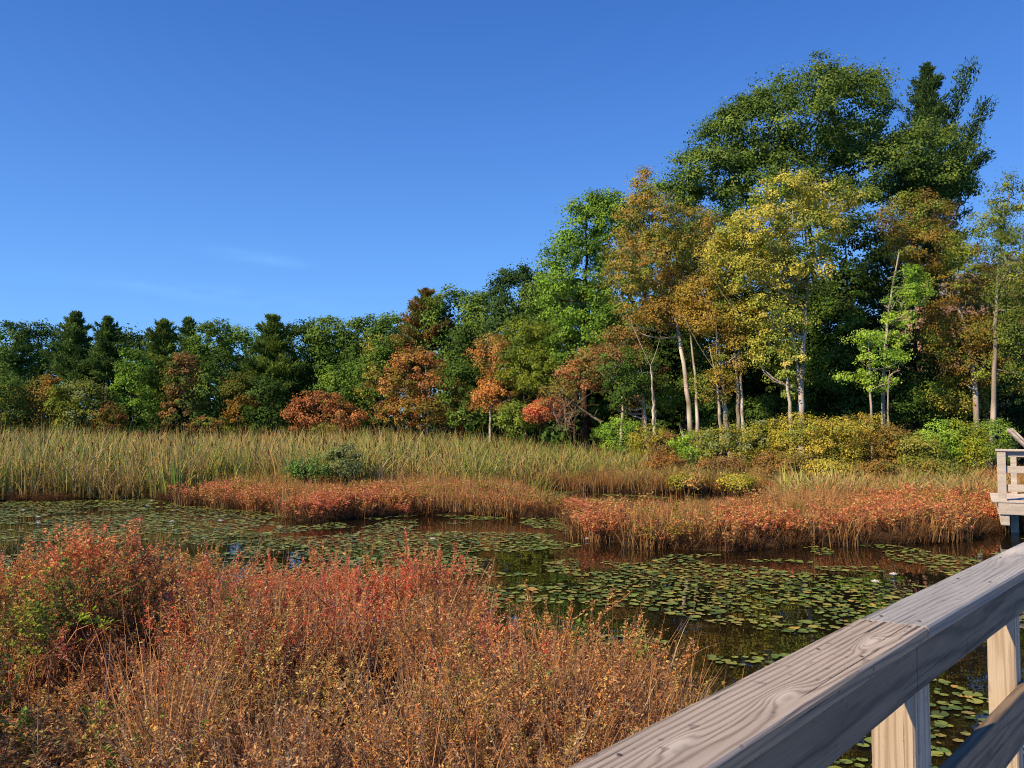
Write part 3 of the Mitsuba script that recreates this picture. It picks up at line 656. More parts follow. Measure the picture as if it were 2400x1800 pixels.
tree('maple_tree', 'orange maple beside the yellow green maple in the middle of the tree line', 58, [(1065, 775, 38, 48), (1075, 840, 40, 40), (1040, 860, 30, 25)], [(182, 132, 76), (166, 122, 70), (150, 126, 68)], 5200, 0.18, 0.8, cat='maple', bark=BARK_G)
tree('maple_tree', 'yellow green maple at the centre of the tree line', 57, [(1140, 745, 58, 52), (1160, 800, 62, 50), (1110, 800, 40, 40)], [(112, 128, 50), (128, 140, 54), (96, 116, 48)], 8500, 0.18, 0.85, cat='maple')
tree('oak_tree', 'deep green oak stepping up to the tall bright maple on the skyline', 60, [(1190, 640, 55, 55), (1200, 720, 60, 70), (1160, 780, 55, 60)], G_OAK, 9000, 0.22, 1.1)
tree('bushy_tree', 'dark green tree right of the big orange maple', 62, [(1000, 840, 45, 55), (1010, 895, 50, 35)], G_OAK, 5200, 0.2, 0.9)
tree('bushy_tree', 'bright green round bush at the foot of the orange maple', 54, [(1112, 903, 42, 30)], [(120, 138, 60), (106, 128, 56)], 3000, 0.16, 0.6)
tree('bushy_tree', 'shaded green tree behind the bright round bush', 60, [(1090, 870, 50, 40), (1150, 880, 45, 40)], G_DARK + G_MID[:1], 4500, 0.2, 0.9)
tree('maple_tree', 'small vivid red maple at the edge of the reeds', 53, [(1180, 885, 38, 22), (1160, 895, 26, 16)], [(196, 112, 84), (184, 116, 80), (170, 126, 80)], 2600, 0.15, 0.6, cat='maple', limbs=6)
tree('maple_tree', 'brownish orange maple leaning over the grey dead shrub', 52, [(1240, 825, 45, 32), (1280, 800, 42, 45), (1210, 850, 40, 25)], [(190, 136, 92), (168, 126, 82), (152, 116, 74), (124, 120, 66)], 5200, 0.16, 0.7, cat='maple', sparse=0.8)
# right hand wood
tree('maple_tree', 'tall bright green maple where the wood starts to rise', 54, [(1275, 500, 60, 66), (1310, 460, 50, 40), (1225, 545, 42, 55), (1205, 610, 46, 55), (1255, 580, 66, 70), (1235, 650, 60, 60), (1290, 690, 65, 80), (1250, 750, 60, 60), (1330, 520, 60, 80)], G_MID + G_LIGHT[:1], 17000, 0.21, 1.0, cat='maple', r0=0.28)
tree('oak_tree', 'giant dark green oak, the broadest crown of the wood', 49, [(1730, 255, 150, 95), (1620, 290, 95, 75), (1540, 385, 90, 62), (1850, 245, 85, 95), (1985, 330, 100, 55), (1660, 400, 120, 75), (1870, 370, 120, 60), (1560, 300, 60, 50), (2030, 390, 70, 40), (1480, 420, 40, 40)],
     [(84, 108, 50), (98, 120, 56), (114, 134, 64), (74, 98, 48)], 52000, 0.20, 1.05, r0=0.30, bark=[(58, 52, 46)], trunk=[(1760, 926), (1760, 600), (1740, 400), (1730, 260)], limbs=40)
pine('pine_tree', 'tallest pine with ragged arms behind the giant oak', 54, 2022, 124, 560, 95, [(60, 84, 50), (70, 94, 54), (80, 102, 56)], 15000, 0.27, arms=[(2030, 330, 2092, 150, 26), (2040, 400, 2128, 232, 24), (2040, 420, 2100, 300, 30), (2030, 300, 1985, 190, 26), (2050, 400, 2125, 340, 18)])
tree('maple_tree', 'ochre orange maple with pale leaning trunk left of the golden maple', 43, [(1400, 470, 70, 60), (1405, 560, 82, 62), (1390, 392, 24, 26), (1365, 640, 42, 48), (1480, 540, 60, 55), (1470, 610, 55, 40), (1505, 490, 50, 45), (1345, 600, 42, 38), (1450, 680, 55, 36), (1530, 560, 50, 45)], OCH + G_OLIVE[1:2] + [(140, 134, 66)], 31000, 0.13, 0.7, cat='maple', bark=BARK_G, r0=0.165,
     trunk=[(1494, 945), (1478, 800), (1448, 630), (1420, 470)], extra=[[(1506, 930), (1500, 800), (1488, 700)], [(1412, 935), (1410, 850), (1405, 790)]], sparse=0.8, limbs=26)
tree('maple_tree', 'golden yellow maple with twin pale trunks at the front of the wood', 40, [(1700, 425, 62, 48), (1640, 510, 85, 52), (1790, 430, 85, 32), (1745, 500, 62, 48), (1600, 590, 68, 42), (1690, 590, 62, 48), (1660, 740, 48, 50), (1700, 800, 34, 62), (1640, 680, 60, 40), (1570, 540, 55, 45), (1880, 425, 26, 22), (1690, 690, 60, 45), (1770, 590, 40, 40)], YEL, 36000, 0.14, 0.7, cat='maple', bark=BARK_G, r0=0.185,
     trunk=[(1733, 925), (1736, 760), (1744, 600), (1735, 470)], extra=[[(1708, 925), (1700, 820), (1690, 760)], [(1726, 925), (1722, 790), (1708, 690)]], sparse=0.82, limbs=34)
tree('maple_tree', 'orange gold maple with a cluster of pale trunks between ochre and golden maples', 41, [(1545, 690, 68, 36), (1520, 640, 60, 40), (1590, 760, 50, 40), (1600, 690, 50, 40), (1540, 830, 40, 34)], [(150, 128, 60), (146, 134, 62), (164, 140, 68), (122, 124, 56), (104, 118, 50)], 19000, 0.125, 0.65, cat='maple', bark=BARK_G, r0=0.165,
     trunk=[(1580, 935), (1562, 840), (1550, 740), (1540, 660)], extra=[[(1598, 930), (1590, 800), (1585, 700)], [(1560, 925), (1552, 860), (1545, 800)], [(1608, 925), (1600, 830), (1596, 740)]], sparse=0.8, limbs=20)
tree('oak_tree', 'shaded green oak behind the ochre and golden maples', 47, [(1560, 530, 90, 80), (1650, 600, 100, 90), (1500, 660, 90, 80), (1700, 720, 100, 90), (1580, 740, 90, 70)], G_DARK + G_OAK[:1], 26000, 0.2, 1.0, r0=0.25)
tree('hemlock_tree', 'dark shaded hemlock filling the gap right of the golden maple', 46.5, [(1830, 560, 90, 90), (1840, 680, 110, 90), (1830, 810, 120, 80)], [(48, 68, 36), (56, 76, 40), (42, 60, 34)], 17000, 0.22, 1.1, cat='hemlock')
tree('hemlock_tree', 'dark shaded hemlock behind the leaning birch', 55, [(1970, 560, 80, 80), (1960, 700, 90, 90), (1990, 830, 100, 70)], [(48, 68, 36), (56, 76, 40), (42, 60, 34)], 13000, 0.22, 1.1, cat='hemlock')
tree('hemlock_tree', 'dark shaded hemlock behind the pale trunks of the ochre maple', 52, [(1450, 800, 85, 60), (1420, 720, 70, 60), (1550, 820, 90, 70)], [(48, 68, 36), (56, 76, 40), (42, 60, 34)], 13000, 0.22, 1.1, cat='hemlock')
tree('hemlock_tree', 'dark shaded hemlock behind the golden maple trunks', 54, [(1680, 700, 90, 90), (1670, 830, 100, 70)], [(48, 68, 36), (56, 76, 40), (42, 60, 34)], 12000, 0.22, 1.1, cat='hemlock')
tree('hemlock_tree', 'dark shaded hemlock at the right edge above the platform', 48, [(2150, 860, 90, 60), (2080, 850, 70, 60), (2230, 800, 60, 80)], [(36, 54, 30), (44, 62, 34)], 11000, 0.2, 1.0, cat='hemlock')
tree('maple_tree', 'orange brown maple with green top right of the leaning birch', 42, [(1985, 460, 72, 42), (2000, 540, 80, 48), (2085, 590, 62, 60), (2030, 620, 60, 50), (2070, 730, 70, 44), (2100, 790, 62, 40)], [(130, 110, 56), (112, 122, 56), (138, 112, 58), (102, 118, 52), (136, 150, 66)], 34000, 0.125, 0.7, cat='maple', r0=0.17, sparse=0.8, limbs=26,
     trunk=[(2105, 935), (2100, 800), (2060, 620), (2010, 480)], bark=BARK_G)
tree('maple_tree', 'sparse pale green tree at the right edge of the picture', 39, [(2185, 425, 46, 40), (2150, 500, 50, 50), (2200, 540, 55, 60), (2190, 640, 50, 50), (2200, 740, 60, 60), (2230, 680, 50, 50)], [(112, 128, 56), (128, 140, 62), (92, 108, 50)], 17000, 0.12, 0.7, cat='tree', bark=BARK_G, r0=0.14, sparse=0.7, limbs=24,
     trunk=[(2140, 935), (2148, 760), (2160, 560), (2180, 420)])
tree('birch_tree', 'slim leaning birch with tiers of lime green leaves', 40, [(1965, 640, 46, 22), (1950, 690, 38, 14), (1965, 600, 30, 20), (1925, 730, 40, 16), (1975, 590, 22, 16)], G_LIGHT, 4600, 0.12, 0.5, cat='birch', bark=BARK_G, r0=0.1, limbs=14,
     trunk=[(1912, 925), (1910, 780), (1925, 640), (1942, 545)], sparse=0.85)
tree('birch_tree', 'lime green sapling left of the leaning birch', 39, [(1878, 735, 44, 18), (1905, 775, 52, 16), (1845, 812, 38, 14), (1900, 830, 40, 16)], G_LIGHT, 4200, 0.12, 0.45, cat='birch', bark=BARK_G, r0=0.08, limbs=12, trunk=[(1884, 925), (1880, 830), (1876, 735)], sparse=0.85)
tree('maple_tree', 'slender maple with pale trunk at the left end of the white trunks', 44, [(1385, 800, 50, 40), (1350, 850, 40, 40), (1330, 790, 40, 40)], G_OAK + RBR[:1], 7000, 0.14, 0.7, cat='maple', bark=BARK_G, r0=0.165, trunk=[(1402, 945), (1390, 860), (1384, 780)], extra=[[(1416, 935), (1412, 850), (1408, 780)]])
tree('maple_tree', 'reddish brown maple behind the ochre maple and the bare twigs', 47, [(1350, 740, 55, 40), (1320, 780, 45, 35)], RBR + [(112, 112, 60)], 5000, 0.15, 0.7, cat='maple', sparse=0.75, bark=BARK_G)
tree('oak_tree', 'green oak filling the skyline left of the giant oak, behind the ochre maple', 52, [(1340, 465, 55, 48), (1430, 480, 80, 80), (1440, 570, 80, 90), (1380, 640, 80, 80), (1340, 720, 70, 70)], G_MID, 14000, 0.2, 1.0)
tree('bushy_tree', 'leafy green understory tree behind the ochre maple trunks', 47, [(1420, 860, 45, 40), (1500, 840, 40, 30), (1530, 880, 50, 35)], G_MID + G_OAK, 8000, 0.15, 0.7)
tree('bushy_tree', 'leafy green tree at the right edge beneath the orange brown maple', 43, [(2180, 820, 60, 50), (2130, 760, 50, 40), (2080, 860, 60, 40), (2210, 700, 50, 50)], G_MID + G_OLIVE, 11000, 0.15, 0.7)
tree('maple_tree', 'olive brown maple hiding the brick house at the right', 45, [(2090, 660, 55, 50), (2150, 640, 55, 45), (2120, 730, 60, 45), (2190, 600, 50, 45), (2030, 720, 45, 45)], [(132, 116, 62), (120, 124, 60), (144, 120, 66), (108, 116, 56)], 13000, 0.14, 0.75, cat='maple', bark=BARK_G, r0=0.15)
tree('bushy_tree', 'mid green tree in the gap right of the golden maple', 45, [(1800, 700, 55, 60), (1790, 800, 60, 50), (1840, 620, 50, 50)], G_OAK + G_MID[:1], 9000, 0.16, 0.8)
tree('bushy_tree', 'shaded green understory tree below the leaning birch', 45, [(1950, 870, 60, 40), (2040, 880, 60, 45)], G_OAK, 6000, 0.15, 0.8)
tree('bushy_tree', 'shaded green understory tree below the golden maple', 45, [(1780, 850, 60, 50), (1840, 890, 60, 35), (1660, 890, 60, 35)], G_OAK + G_DARK, 7500, 0.15, 0.8)


def bare(base, label, Y, segs, r0, seed, twigs=30, spread=0.5):
    """dead grey wood: main limbs given in the view, twigs grown from them"""
    k = name_of(base); r = np.random.default_rng(seed); mb = MB()
    for s in segs:
        p = curve([at(x, y, Y + r.normal(0, 0.3)) for x, y in s], 7); v, f = tube(p, np.linspace(r0, r0 * 0.35, 7), 5); mb.add(v, f, np.repeat(jit(r, GREY, 7), 5, 0))
        for _ in range(twigs):
            i = r.integers(1, 7); d = unit(r.normal(size=3) + np.array([0, 0, 0.25])); q = [p[i], p[i] + d * spread * 0.5 + r.normal(0, 0.05, 3), p[i] + d * spread * r.uniform(0.6, 1.4) + r.normal(0, 0.1, 3)]
            v, f = tube(np.array(q), r0 * np.array([0.3, 0.2, 0.1]), 3); mb.add(v, f, jit(r, STEM[3:] + GREY[1:2], 1)[0])
    scene[k] = mb.ply('stem_skin'); tag(k, label, 'dead tree')


bare('dead_shrub', 'grey leafless shrub beside the small vivid red maple', 50, [[(1222, 930), (1220, 890), (1215, 860)], [(1225, 930), (1235, 895), (1250, 870)], [(1215, 930), (1200, 900), (1195, 885)]], 0.05, 5, 40, 1.0)
bare('fallen_log', 'whitish dead trunk leaning out of the trees above the reeds', 50, [[(1300, 912), (1265, 890), (1215, 850)]], 0.09, 6, 5, 0.6)
bare('dead_sapling', 'thin grey dead sapling right of the leaning birch', 38, [[(1920, 930), (1918, 860), (1922, 800)], [(1918, 830), (1930, 805), (1945, 800)]], 0.05, 8, 6, 0.5)
bare('stump', 'pale broken trunk leaning at the foot of the white trunks', 41, [[(1478, 950), (1474, 935), (1468, 915)]], 0.1, 9, 0)

# background wood that closes the gaps between the trunks
rng = np.random.default_rng(77)
mb = MB(); tb = MB()
for i in range(260):
    px = rng.uniform(-150, 2350); Y = rng.uniform(62, 75) if px > 1230 else rng.uniform(96, 125)
    h = rng.uniform(9, 14) if px < 1500 else rng.uniform(5, 9)
    if 2000 < px: h = rng.uniform(3, 5)
    c = at(px, 926, Y); z0 = float(ground_z(c[0], Y)[0])
    crown_leaves(mb, rng, [((c[0], Y, z0 + h * 0.5), (h * 0.42, h * 0.42, h * 0.5)), ((c[0], Y - 1, z0 + 1.0), (h * 0.75, h * 0.3, 2.8))], 640, 0.55, G_DARK, 1.7)
    v, f = tube(np.array([[c[0], Y, z0 - 0.2], [c[0], Y, z0 + h * 0.7]]), [0.2, 0.08], 5); mb.add(v, f, lin((60, 52, 44)))
scene['background_woods'] = mb.ply('leaf_skin'); tag('background_woods', 'dark mass of woods closing the gaps behind the tree line', 'woods', kind='stuff')

# ------------------------------------------------------------------ shrubs in front of the wood and in the reeds
YG = [(140, 138, 56), (156, 150, 62), (120, 130, 52)]
YO = [(166, 156, 66), (150, 146, 62), (182, 162, 74), (132, 138, 58)]
for px, py, Y, a, b, pal, lab in [
    (1340, 925, 42, 45, 22, G_LIGHT, 'lime green bush at the left end of the bushes under the wood'), (1400, 940, 40, 40, 22, YG, 'yellow green bush at the foot of the first pale trunk'), (1440, 955, 37, 30, 18, RBR + YG[:1], 'reddish brown low bush between yellow green bushes'),
    (1500, 955, 36, 45, 24, G_LIGHT + YG[:1], 'bright yellow green bush under the ochre maple trunk'), (1570, 948, 35, 48, 28, YG + G_GREY[:1], 'pale olive bush under the cluster of pale trunks'), (1650, 945, 35, 55, 34, YG + G_GREY, 'greyish green wide bush left of the golden bush'),
    (1735, 935, 34, 60, 36, YO, 'golden yellow bush under the twin trunks of the golden maple'), (1810, 940, 34, 52, 36, YO, 'golden bush right of the twin trunks'), (1875, 930, 35, 52, 34, YO + OCH[:1], 'tallest golden bush under the leaning birch'),
    (1935, 955, 34, 40, 32, [(120, 104, 56), (134, 112, 58), (106, 104, 54)], 'brownish bush right of the tallest golden bush'), (1985, 965, 33, 40, 30, G_OLIVE, 'dull olive bush left of the lime green bush'), (2030, 950, 34, 42, 40, G_LIGHT, 'lime green bush left of the viewing platform'),
    (2090, 950, 34, 48, 40, [(150, 156, 56), (132, 146, 52), (112, 128, 50)], 'bright yellow green bush nearest the viewing platform'), (2140, 945, 36, 40, 36, G_MID, 'green bush behind the corner post of the platform'), (1690, 992, 30, 50, 13, [(134, 108, 62), (150, 116, 62), (120, 110, 58)], 'low brown bush in front of the golden bush'),
    (1790, 1008, 29, 40, 11, YO + BROWN[:1], 'low golden brown bush behind the sword leaves'), (1560, 1002, 32, 42, 13, [(130, 104, 66), (120, 108, 62), (142, 108, 64)], 'low greyish brown bush in front of the pale olive bush'), (1900, 1012, 29, 40, 14, [(130, 112, 60), (144, 110, 58), (112, 112, 56)], 'low brown and olive bush behind the red bank'),
    (2030, 1012, 28, 45, 16, [(116, 124, 58), (130, 118, 58)], 'low olive bush behind the red bank near the platform'), (1440, 1000, 33, 40, 14, [(150, 96, 58), (140, 104, 58)], 'low rusty bush at the back bank of the channel'), (1480, 1034, 30, 26, 7, YG + ORANGE[:1], 'low yellow bush on the back bank of the channel'), (1590, 1036, 29, 32, 7, YO, 'low gold bush on the back bank of the channel, right of the low yellow one')]:
    tree('bush', lab, Y, [(px, py, a, b), (px - a * 0.4, py + b * 0.5, a * 0.7, b * 0.8), (px + a * 0.45, py + b * 0.5, a * 0.65, b * 0.8), (px, py + b * 1.3, a * 0.9, b)], pal, int(1500 + a * b * 2.6), 0.095, 0.5, r0=0.04, limbs=10, sparse=0.72, cat='bush')
for px, py, Y, a, b, pal, lab in [(668, 1010, 27.6, 44, 18, [(88, 118, 58), (100, 130, 64), (112, 132, 68)], 'dark green leafy bush low in the cattails'), (742, 992, 28.0, 34, 36, [(116, 126, 80), (104, 118, 72), (128, 136, 84)], 'taller grey green bush right of the dark bush in the cattails'),
                                 (810, 945, 60, 40, 18, [(84, 100, 54), (96, 108, 60)], 'grey green bush at the far edge of the cattails'), (700, 925, 68, 30, 10, G_OLIVE, 'small olive bush at the foot of the red maple'), (440, 915, 72, 40, 14, G_OLIVE + RDO[:1], 'low olive and red bush at the far edge of the reeds')]:
    tree('bush', lab, Y, [(px, py, a, b), (px - a * 0.4, py + b * 0.4, a * 0.7, b * 0.8), (px + a * 0.4, py + b * 0.5, a * 0.6, b * 0.8)], pal, int(1500 + a * b * 2.0), 0.10, 0.4, r0=0.04, limbs=10, sparse=0.42, cat='bush')

# ------------------------------------------------------------------ near shrub on the left with its own colours
def near_shrub(base, label, x, y, lobes, stems, seed, leafL=0.04):
    """lobes: (dx, dy, z, radius, n leaves, palette)"""
    k = name_of(base); r = np.random.default_rng(seed); mb, tb = MB(), MB()
    for dx, dy, z, rad, n, pal in lobes:
        c = np.array([x + dx, y + dy, z]); nt = max(4, n // 26)
        d = unit(r.normal(size=(nt, 3)) + [0, 0, 0.5]); tips = c + d * rad * r.uniform(0.5, 1.05, (nt, 1))
        i = r.integers(0, nt, n); w = r.uniform(0.35, 1.05, n)[:, None]
        P = c + [0, 0, -rad * 0.6] + (tips[i] - c + [0, 0, rad * 0.6]) * w + r.normal(0, 0.015, (n, 3))
        a = r.uniform(0, 6.28, n); D = np.stack([np.cos(a), np.sin(a), 0.35 + r.normal(0, 0.4, n)], -1); N = np.stack([-np.cos(a) * 0.5, -np.sin(a) * 0.5, np.ones(n)], -1) + r.normal(0, 0.4, (n, 3))
        L = leafL * r.uniform(0.7, 1.3, n); mb.add(*leaf_quads(P, D, N, L, L * 0.5, jit(r, pal, n, 0.22)))
        for t in tips:
            b0 = np.array([x + dx * 0.5 + r.normal(0, 0.08), y + dy * 0.5 + r.normal(0, 0.08), 0.05])
            v, f = tube(curve([b0, c + [r.normal(0, 0.05), r.normal(0, 0.05), -rad * 0.6], t], 6), np.linspace(0.008, 0.002, 6), 3); tb.add(v, f, jit(r, STEM, 1)[0])
    scene[k + '__foliage'] = mb.ply('leaf_skin'); scene[k + '__stems'] = tb.ply('stem_skin'); tag(k, label, 'shrub')


g = at(200, 1250, 7.6)
near_shrub('shrub', 'tall shrub with red top leaves and green heart at the left of the near bank', g[0], 7.6,
           [(0.0, 0, 1.24, 0.32, 700, RED + ORANGE[:2]), (-0.35, 0.1, 1.22, 0.28, 560, RED + ORANGE[2:3]), (0.32, 0.05, 1.2, 0.30, 560, RED + BROWN), (0.5, 0.1, 1.0, 0.28, 400, ORANGE + BROWN), (0.05, -0.35, 0.95, 0.48, 1500, GREEN + [(84, 96, 52)] + BROWN[:1]), (-0.25, -0.5, 0.7, 0.5, 1300, GREEN + [(80, 92, 50)]), (0.35, 0, 0.7, 0.42, 900, [(84, 96, 52)] + BROWN[:2] + GREEN[:1])], 12, 3)
g = at(40, 1330, 6.6)
near_shrub('shrub', 'yellow green shrub at the left edge of the near bank', g[0], 6.6,
           [(0, 0, 0.95, 0.32, 420, LIME + OLIVE + ORANGE[:1]), (0.25, -0.1, 0.78, 0.30, 380, LIME + GREEN), (-0.25, 0, 1.0, 0.3, 300, ORANGE + LIME), (0.1, -0.2, 0.55, 0.4, 420, GREEN + OLIVE)], 10, 4)
g = at(190, 1335, 6.5)
near_shrub('broadleaf_sapling', 'bright lime leaves of a small sapling in the shaded thicket', g[0], 6.5, [(0, 0, 0.88, 0.08, 34, [(142, 176, 58), (128, 164, 54)]), (0.13, 0, 0.84, 0.06, 20, [(140, 172, 60)])], 3, 5, 0.046)
g = at(125, 1385, 6.2)
near_shrub('rosette_plant', 'pinkish red leaf rosette below the lime sapling', g[0], 6.2, [(0, 0, 0.74, 0.09, 44, [(188, 112, 96), (172, 98, 84), (200, 138, 112), (170, 120, 80)])], 3, 6, 0.052)
near_shrub('shrub', 'dark green shrub in shade at the lower left corner', -3.1, 5.0, [(0, 0, 0.7, 0.45, 500, GREEN + BROWN), (-0.5, 0.2, 0.9, 0.5, 600, GREEN + BROWN[:2]), (-0.9, -0.2, 1.2, 0.6, 700, GREEN + BROWN[:2]), (-1.5, -0.6, 1.4, 0.7, 1400, GREEN + BROWN[:2]), (-1.6, -1.5, 1.7, 0.9, 3200, GREEN + BROWN[:2]), (-0.9, -1.3, 1.3, 0.6, 1600, GREEN + BROWN[:2])], 10, 7)

# ------------------------------------------------------------------ weathered boardwalk railing
ZC = EYE - 0.53                 # top of the rail cap
ZD = ZC - 1.07                  # deck
A = ground(2011 / 1.085, 1449 / 1.085, ZC)[:2]; B = ground(2175 / 1.085, 1468 / 1.085, ZC)[:2]     # the cap joint, outer and inner corner
A0 = ground(1318 / 1.085, 1800 / 1.085, ZC)[:2]; B0 = ground(1663 / 1.085, 1800 / 1.085, ZC)[:2]
A1 = ground(2400 / 1.085, 1269 / 1.085, ZC)[:2]; B1 = ground(2400 / 1.085, 1334 / 1.085, ZC)[:2]
dir1 = unit(((A - A0) + (B - B0)) / 2); dir2 = unit(((A1 - A) + (B1 - B)) / 2)


class Seg:
    def __init__(s, r, o):
        s.r = np.array(r); s.q = np.array([r[1], -r[0]]); s.o = np.array(o)       # along, across (towards the deck), origin on the inner cap edge
    def pt(s, u, w): return s.o + s.r * u + s.q * w


S1, S2 = Seg(dir1, B), Seg(dir2, B)
CW = float((B - A) @ S1.q)
KN1 = [(1690, 1508, 0.9, 0.075, 0.022), (1880, 1385, 0.8, 0.06, 0.018), (1470, 1605, 0.45, 0.05, 0.014)]


def wood_fn(seg, z0, k, light, dark, seed, knots=(), vertical=False, warp=2.2, fine=0.35, side=None, crack=0.6, kamp=3.6):
    r, q, o = seg.r, seg.q, seg.o
    kn = []
    for kx, ky, amp, sx, sy in knots:
        g = ground(kx, ky, ZC)[:2] - o; kn.append((float(g @ r), float(g @ q), amp, sx, sy))
    def fn(p, n, uv):
        a = (p.x - o[0]) * float(r[0]) + (p.y - o[1]) * float(r[1]); b = (p.x - o[0]) * float(q[0]) + (p.y - o[1]) * float(q[1])
        if vertical: x, y = p.z, a + b * 1.3
        else: x, y = a, b - (p.z - z0) * 0.9
        g = y * k + warp * mikit.noise(x * 0.55 + seed, y * 6.0 + seed) + 1.3 * mikit.noise(x * 1.6 + seed, y * 19.0 + seed) + 0.55 * mikit.noise(x * 2.2 + seed, y * 40.0) + 0.2 * mikit.noise(x * 12.0, y * 70.0 + seed)
        core = mi.Float(0)
        xw, yw = x + 0.05 * mikit.noise(x * 9.0 + seed, y * 30.0), y + 0.012 * mikit.noise(x * 14.0, y * 50.0 + seed)
        for kx, ky, amp, sx, sy in kn:
            d2 = dr.square((xw - kx - 0.025) / sx) + dr.square((yw - ky - 0.006) / sy)
            g = g + amp * kamp * dr.exp(-d2 * 0.6); core = core + dr.exp(-d2 * 1.6)
        ring = 0.5 + 0.5 * dr.sin(g * 6.2832); ring = 1 - (1 - ring) * (1 - ring)
        fib = mikit.noise(x * 9.0, y * 420.0 + seed); stain = mikit.fbm(x * 1.7 + seed, y * 9.0)
        lt = mikit.mix(light, side, dr.select(dr.abs(n.z) < 0.6, 1.0, 0.0)) if side else light
        c = mikit.mix(dark, lt, dr.clip(ring * (1 - fine) + fib * fine + (stain - 0.5) * 0.7, 0, 1))
        c = mikit.mix(c, (0.56, 0.52, 0.46), dr.clip(core * 0.5, 0, 0.5)) if kn else c
        split = mikit.smoothstep(0.80, 0.88, mikit.noise(x * 1.3 + seed * 3.0, y * 150.0)) * mikit.smoothstep(0.45, 0.6, mikit.noise(x * 3.1, y * 21.0 + seed))
        spot = mikit.smoothstep(0.86, 0.93, mikit.noise(x * 31.0 + seed, y * 67.0))
        return c * (1 - dr.clip(split * 0.7 * crack + spot * 0.35 * crack, 0, 0.8))
    return fn


def wood(key, fn, scale=0.0012, rough=0.75):
    d = {'type': 'principled', 'base_color': mikit.proc(fn), 'roughness': rough, 'specular': 0.3}
    scene[key] = {'type': 'bumpmap', 'arbitrary': mikit.proc(lambda p, n, uv: mi.luminance(fn(p, n, uv)), eps=0.002), 'scale': scale * 4, 'bsdf': d} if scale else d


wood('wood_cap_near', wood_fn(S1, ZC, 62.0, (0.39, 0.345, 0.29), (0.16, 0.13, 0.10), 3.0, KN1, crack=1.0, side=(0.44, 0.29, 0.165), warp=1.5))
wood('wood_cap_far', wood_fn(S2, ZC, 58.0, (0.315, 0.325, 0.325), (0.185, 0.19, 0.19), 11.0, [(2190, 1190, 1.2, 0.30, 0.04)], side=(0.44, 0.29, 0.165), warp=1.2, fine=0.5))
wood('wood_board', wood_fn(S1, ZC, 24.0, (0.235, 0.18, 0.12), (0.10, 0.078, 0.055), 6.0, (), warp=3.2), 0.0008)
wood('wood_post', wood_fn(S1, ZC, 26.0, (0.47, 0.40, 0.305), (0.28, 0.21, 0.145), 9.0, (), True, warp=3.4), 0.0006)
wood('wood_deck', wood_fn(S1, ZC, 26.0, (0.46, 0.44, 0.41), (0.26, 0.24, 0.22), 15.0, (), False, warp=2.0), 0.0)


def hexa(bot, top, ch=0.004):
    """a sawn board between two quads, edges eased"""
    import manifold3d as m3
    pts = np.vstack([bot, top]); c = pts.mean(0); out = []
    for p in pts:
        n = [pts[i] for i in range(8)]
        idx = [i for i in range(8) if not np.allclose(pts[i], p)]
        d = sorted(idx, key=lambda i: 0)
        k = [i for i in range(8) if np.allclose(pts[i], p)][0]
        lo = k % 4; nb = [pts[(lo + 1) % 4 + (k // 4) * 4], pts[(lo - 1) % 4 + (k // 4) * 4], pts[(k + 4) % 8]]
        e = [unit(b - p) for b in nb]
        for a in range(3): out.append(p + ch * (e[(a + 1) % 3] + e[(a + 2) % 3]))
    return m3.Manifold.hull_points(np.array(out))


def box_seg(seg, u0, u1, w0, w1, z0, z1, ch=0.004):
    q = [seg.pt(u0, w0), seg.pt(u1, w0), seg.pt(u1, w1), seg.pt(u0, w1)]
    return hexa(np.array([[*p, z0] for p in q]), np.array([[*p, z1] for p in q]), ch)


def quad_board(p0, p1, p2, p3, z0, z1, ch=0.005):
    q = [p0, p1, p2, p3]
    return hexa(np.array([[*p, z0] for p in q]), np.array([[*p, z1] for p in q]), ch)


RK = 'boardwalk_railing'


def part(key, mesh, m, label=None):
    k = name_of(key); scene[k] = mikit.ply(mesh, m, smooth=False)
    if label: tag(k, label)


tag(RK, 'weathered timber handrail running along the boardwalk at the lower right', 'railing')
TH = 0.038
part(RK + '__cap', quad_board(A - dir1 * 0.0012, B - dir1 * 0.0012, B - dir1 * 3.2, A - dir1 * 3.2, ZC - TH, ZC, 0.006), 'wood_cap_near', 'tan handrail cap with bold grain and pale knots')
part(RK + '__cap', quad_board(A + dir2 * 0.0012, A + dir2 * 4.2, B + dir2 * 4.2, B + dir2 * 0.0012, ZC - TH - 0.001, ZC - 0.001, 0.006), 'wood_cap_far', 'grey handrail cap beyond the joint')
OV = 0.03
for sg, u0, u1 in ((S1, -3.2, -0.001), (S2, 0.001, 4.2)):
    part(RK + '__top_rail', box_seg(sg, u0, u1, -OV - TH, -OV, ZC - TH - 0.003 - 0.142, ZC - TH - 0.003), 'wood_board')
    part(RK + '__middle_rail', box_seg(sg, u0, u1, -OV - TH, -OV, ZD + 0.40, ZD + 0.595), 'wood_board')
    part(RK + '__lower_rail', box_seg(sg, u0, u1, -OV - TH, -OV, ZD + 0.08, ZD + 0.22), 'wood_board')


def post_at(seg, xdisp, wid, lng):
    u = (xdisp - 1106) / F; w = -OV - TH - 0.001; a = seg.pt(0, w)      # the corner nearest the deck and the viewer
    s = (u * a[1] - a[0]) / (seg.r[0] - u * seg.r[1])
    part(RK + '__post', box_seg(seg, s, s + lng, w - wid, w, -0.9, ZC - TH - 0.003, 0.006), 'wood_post')
    return s


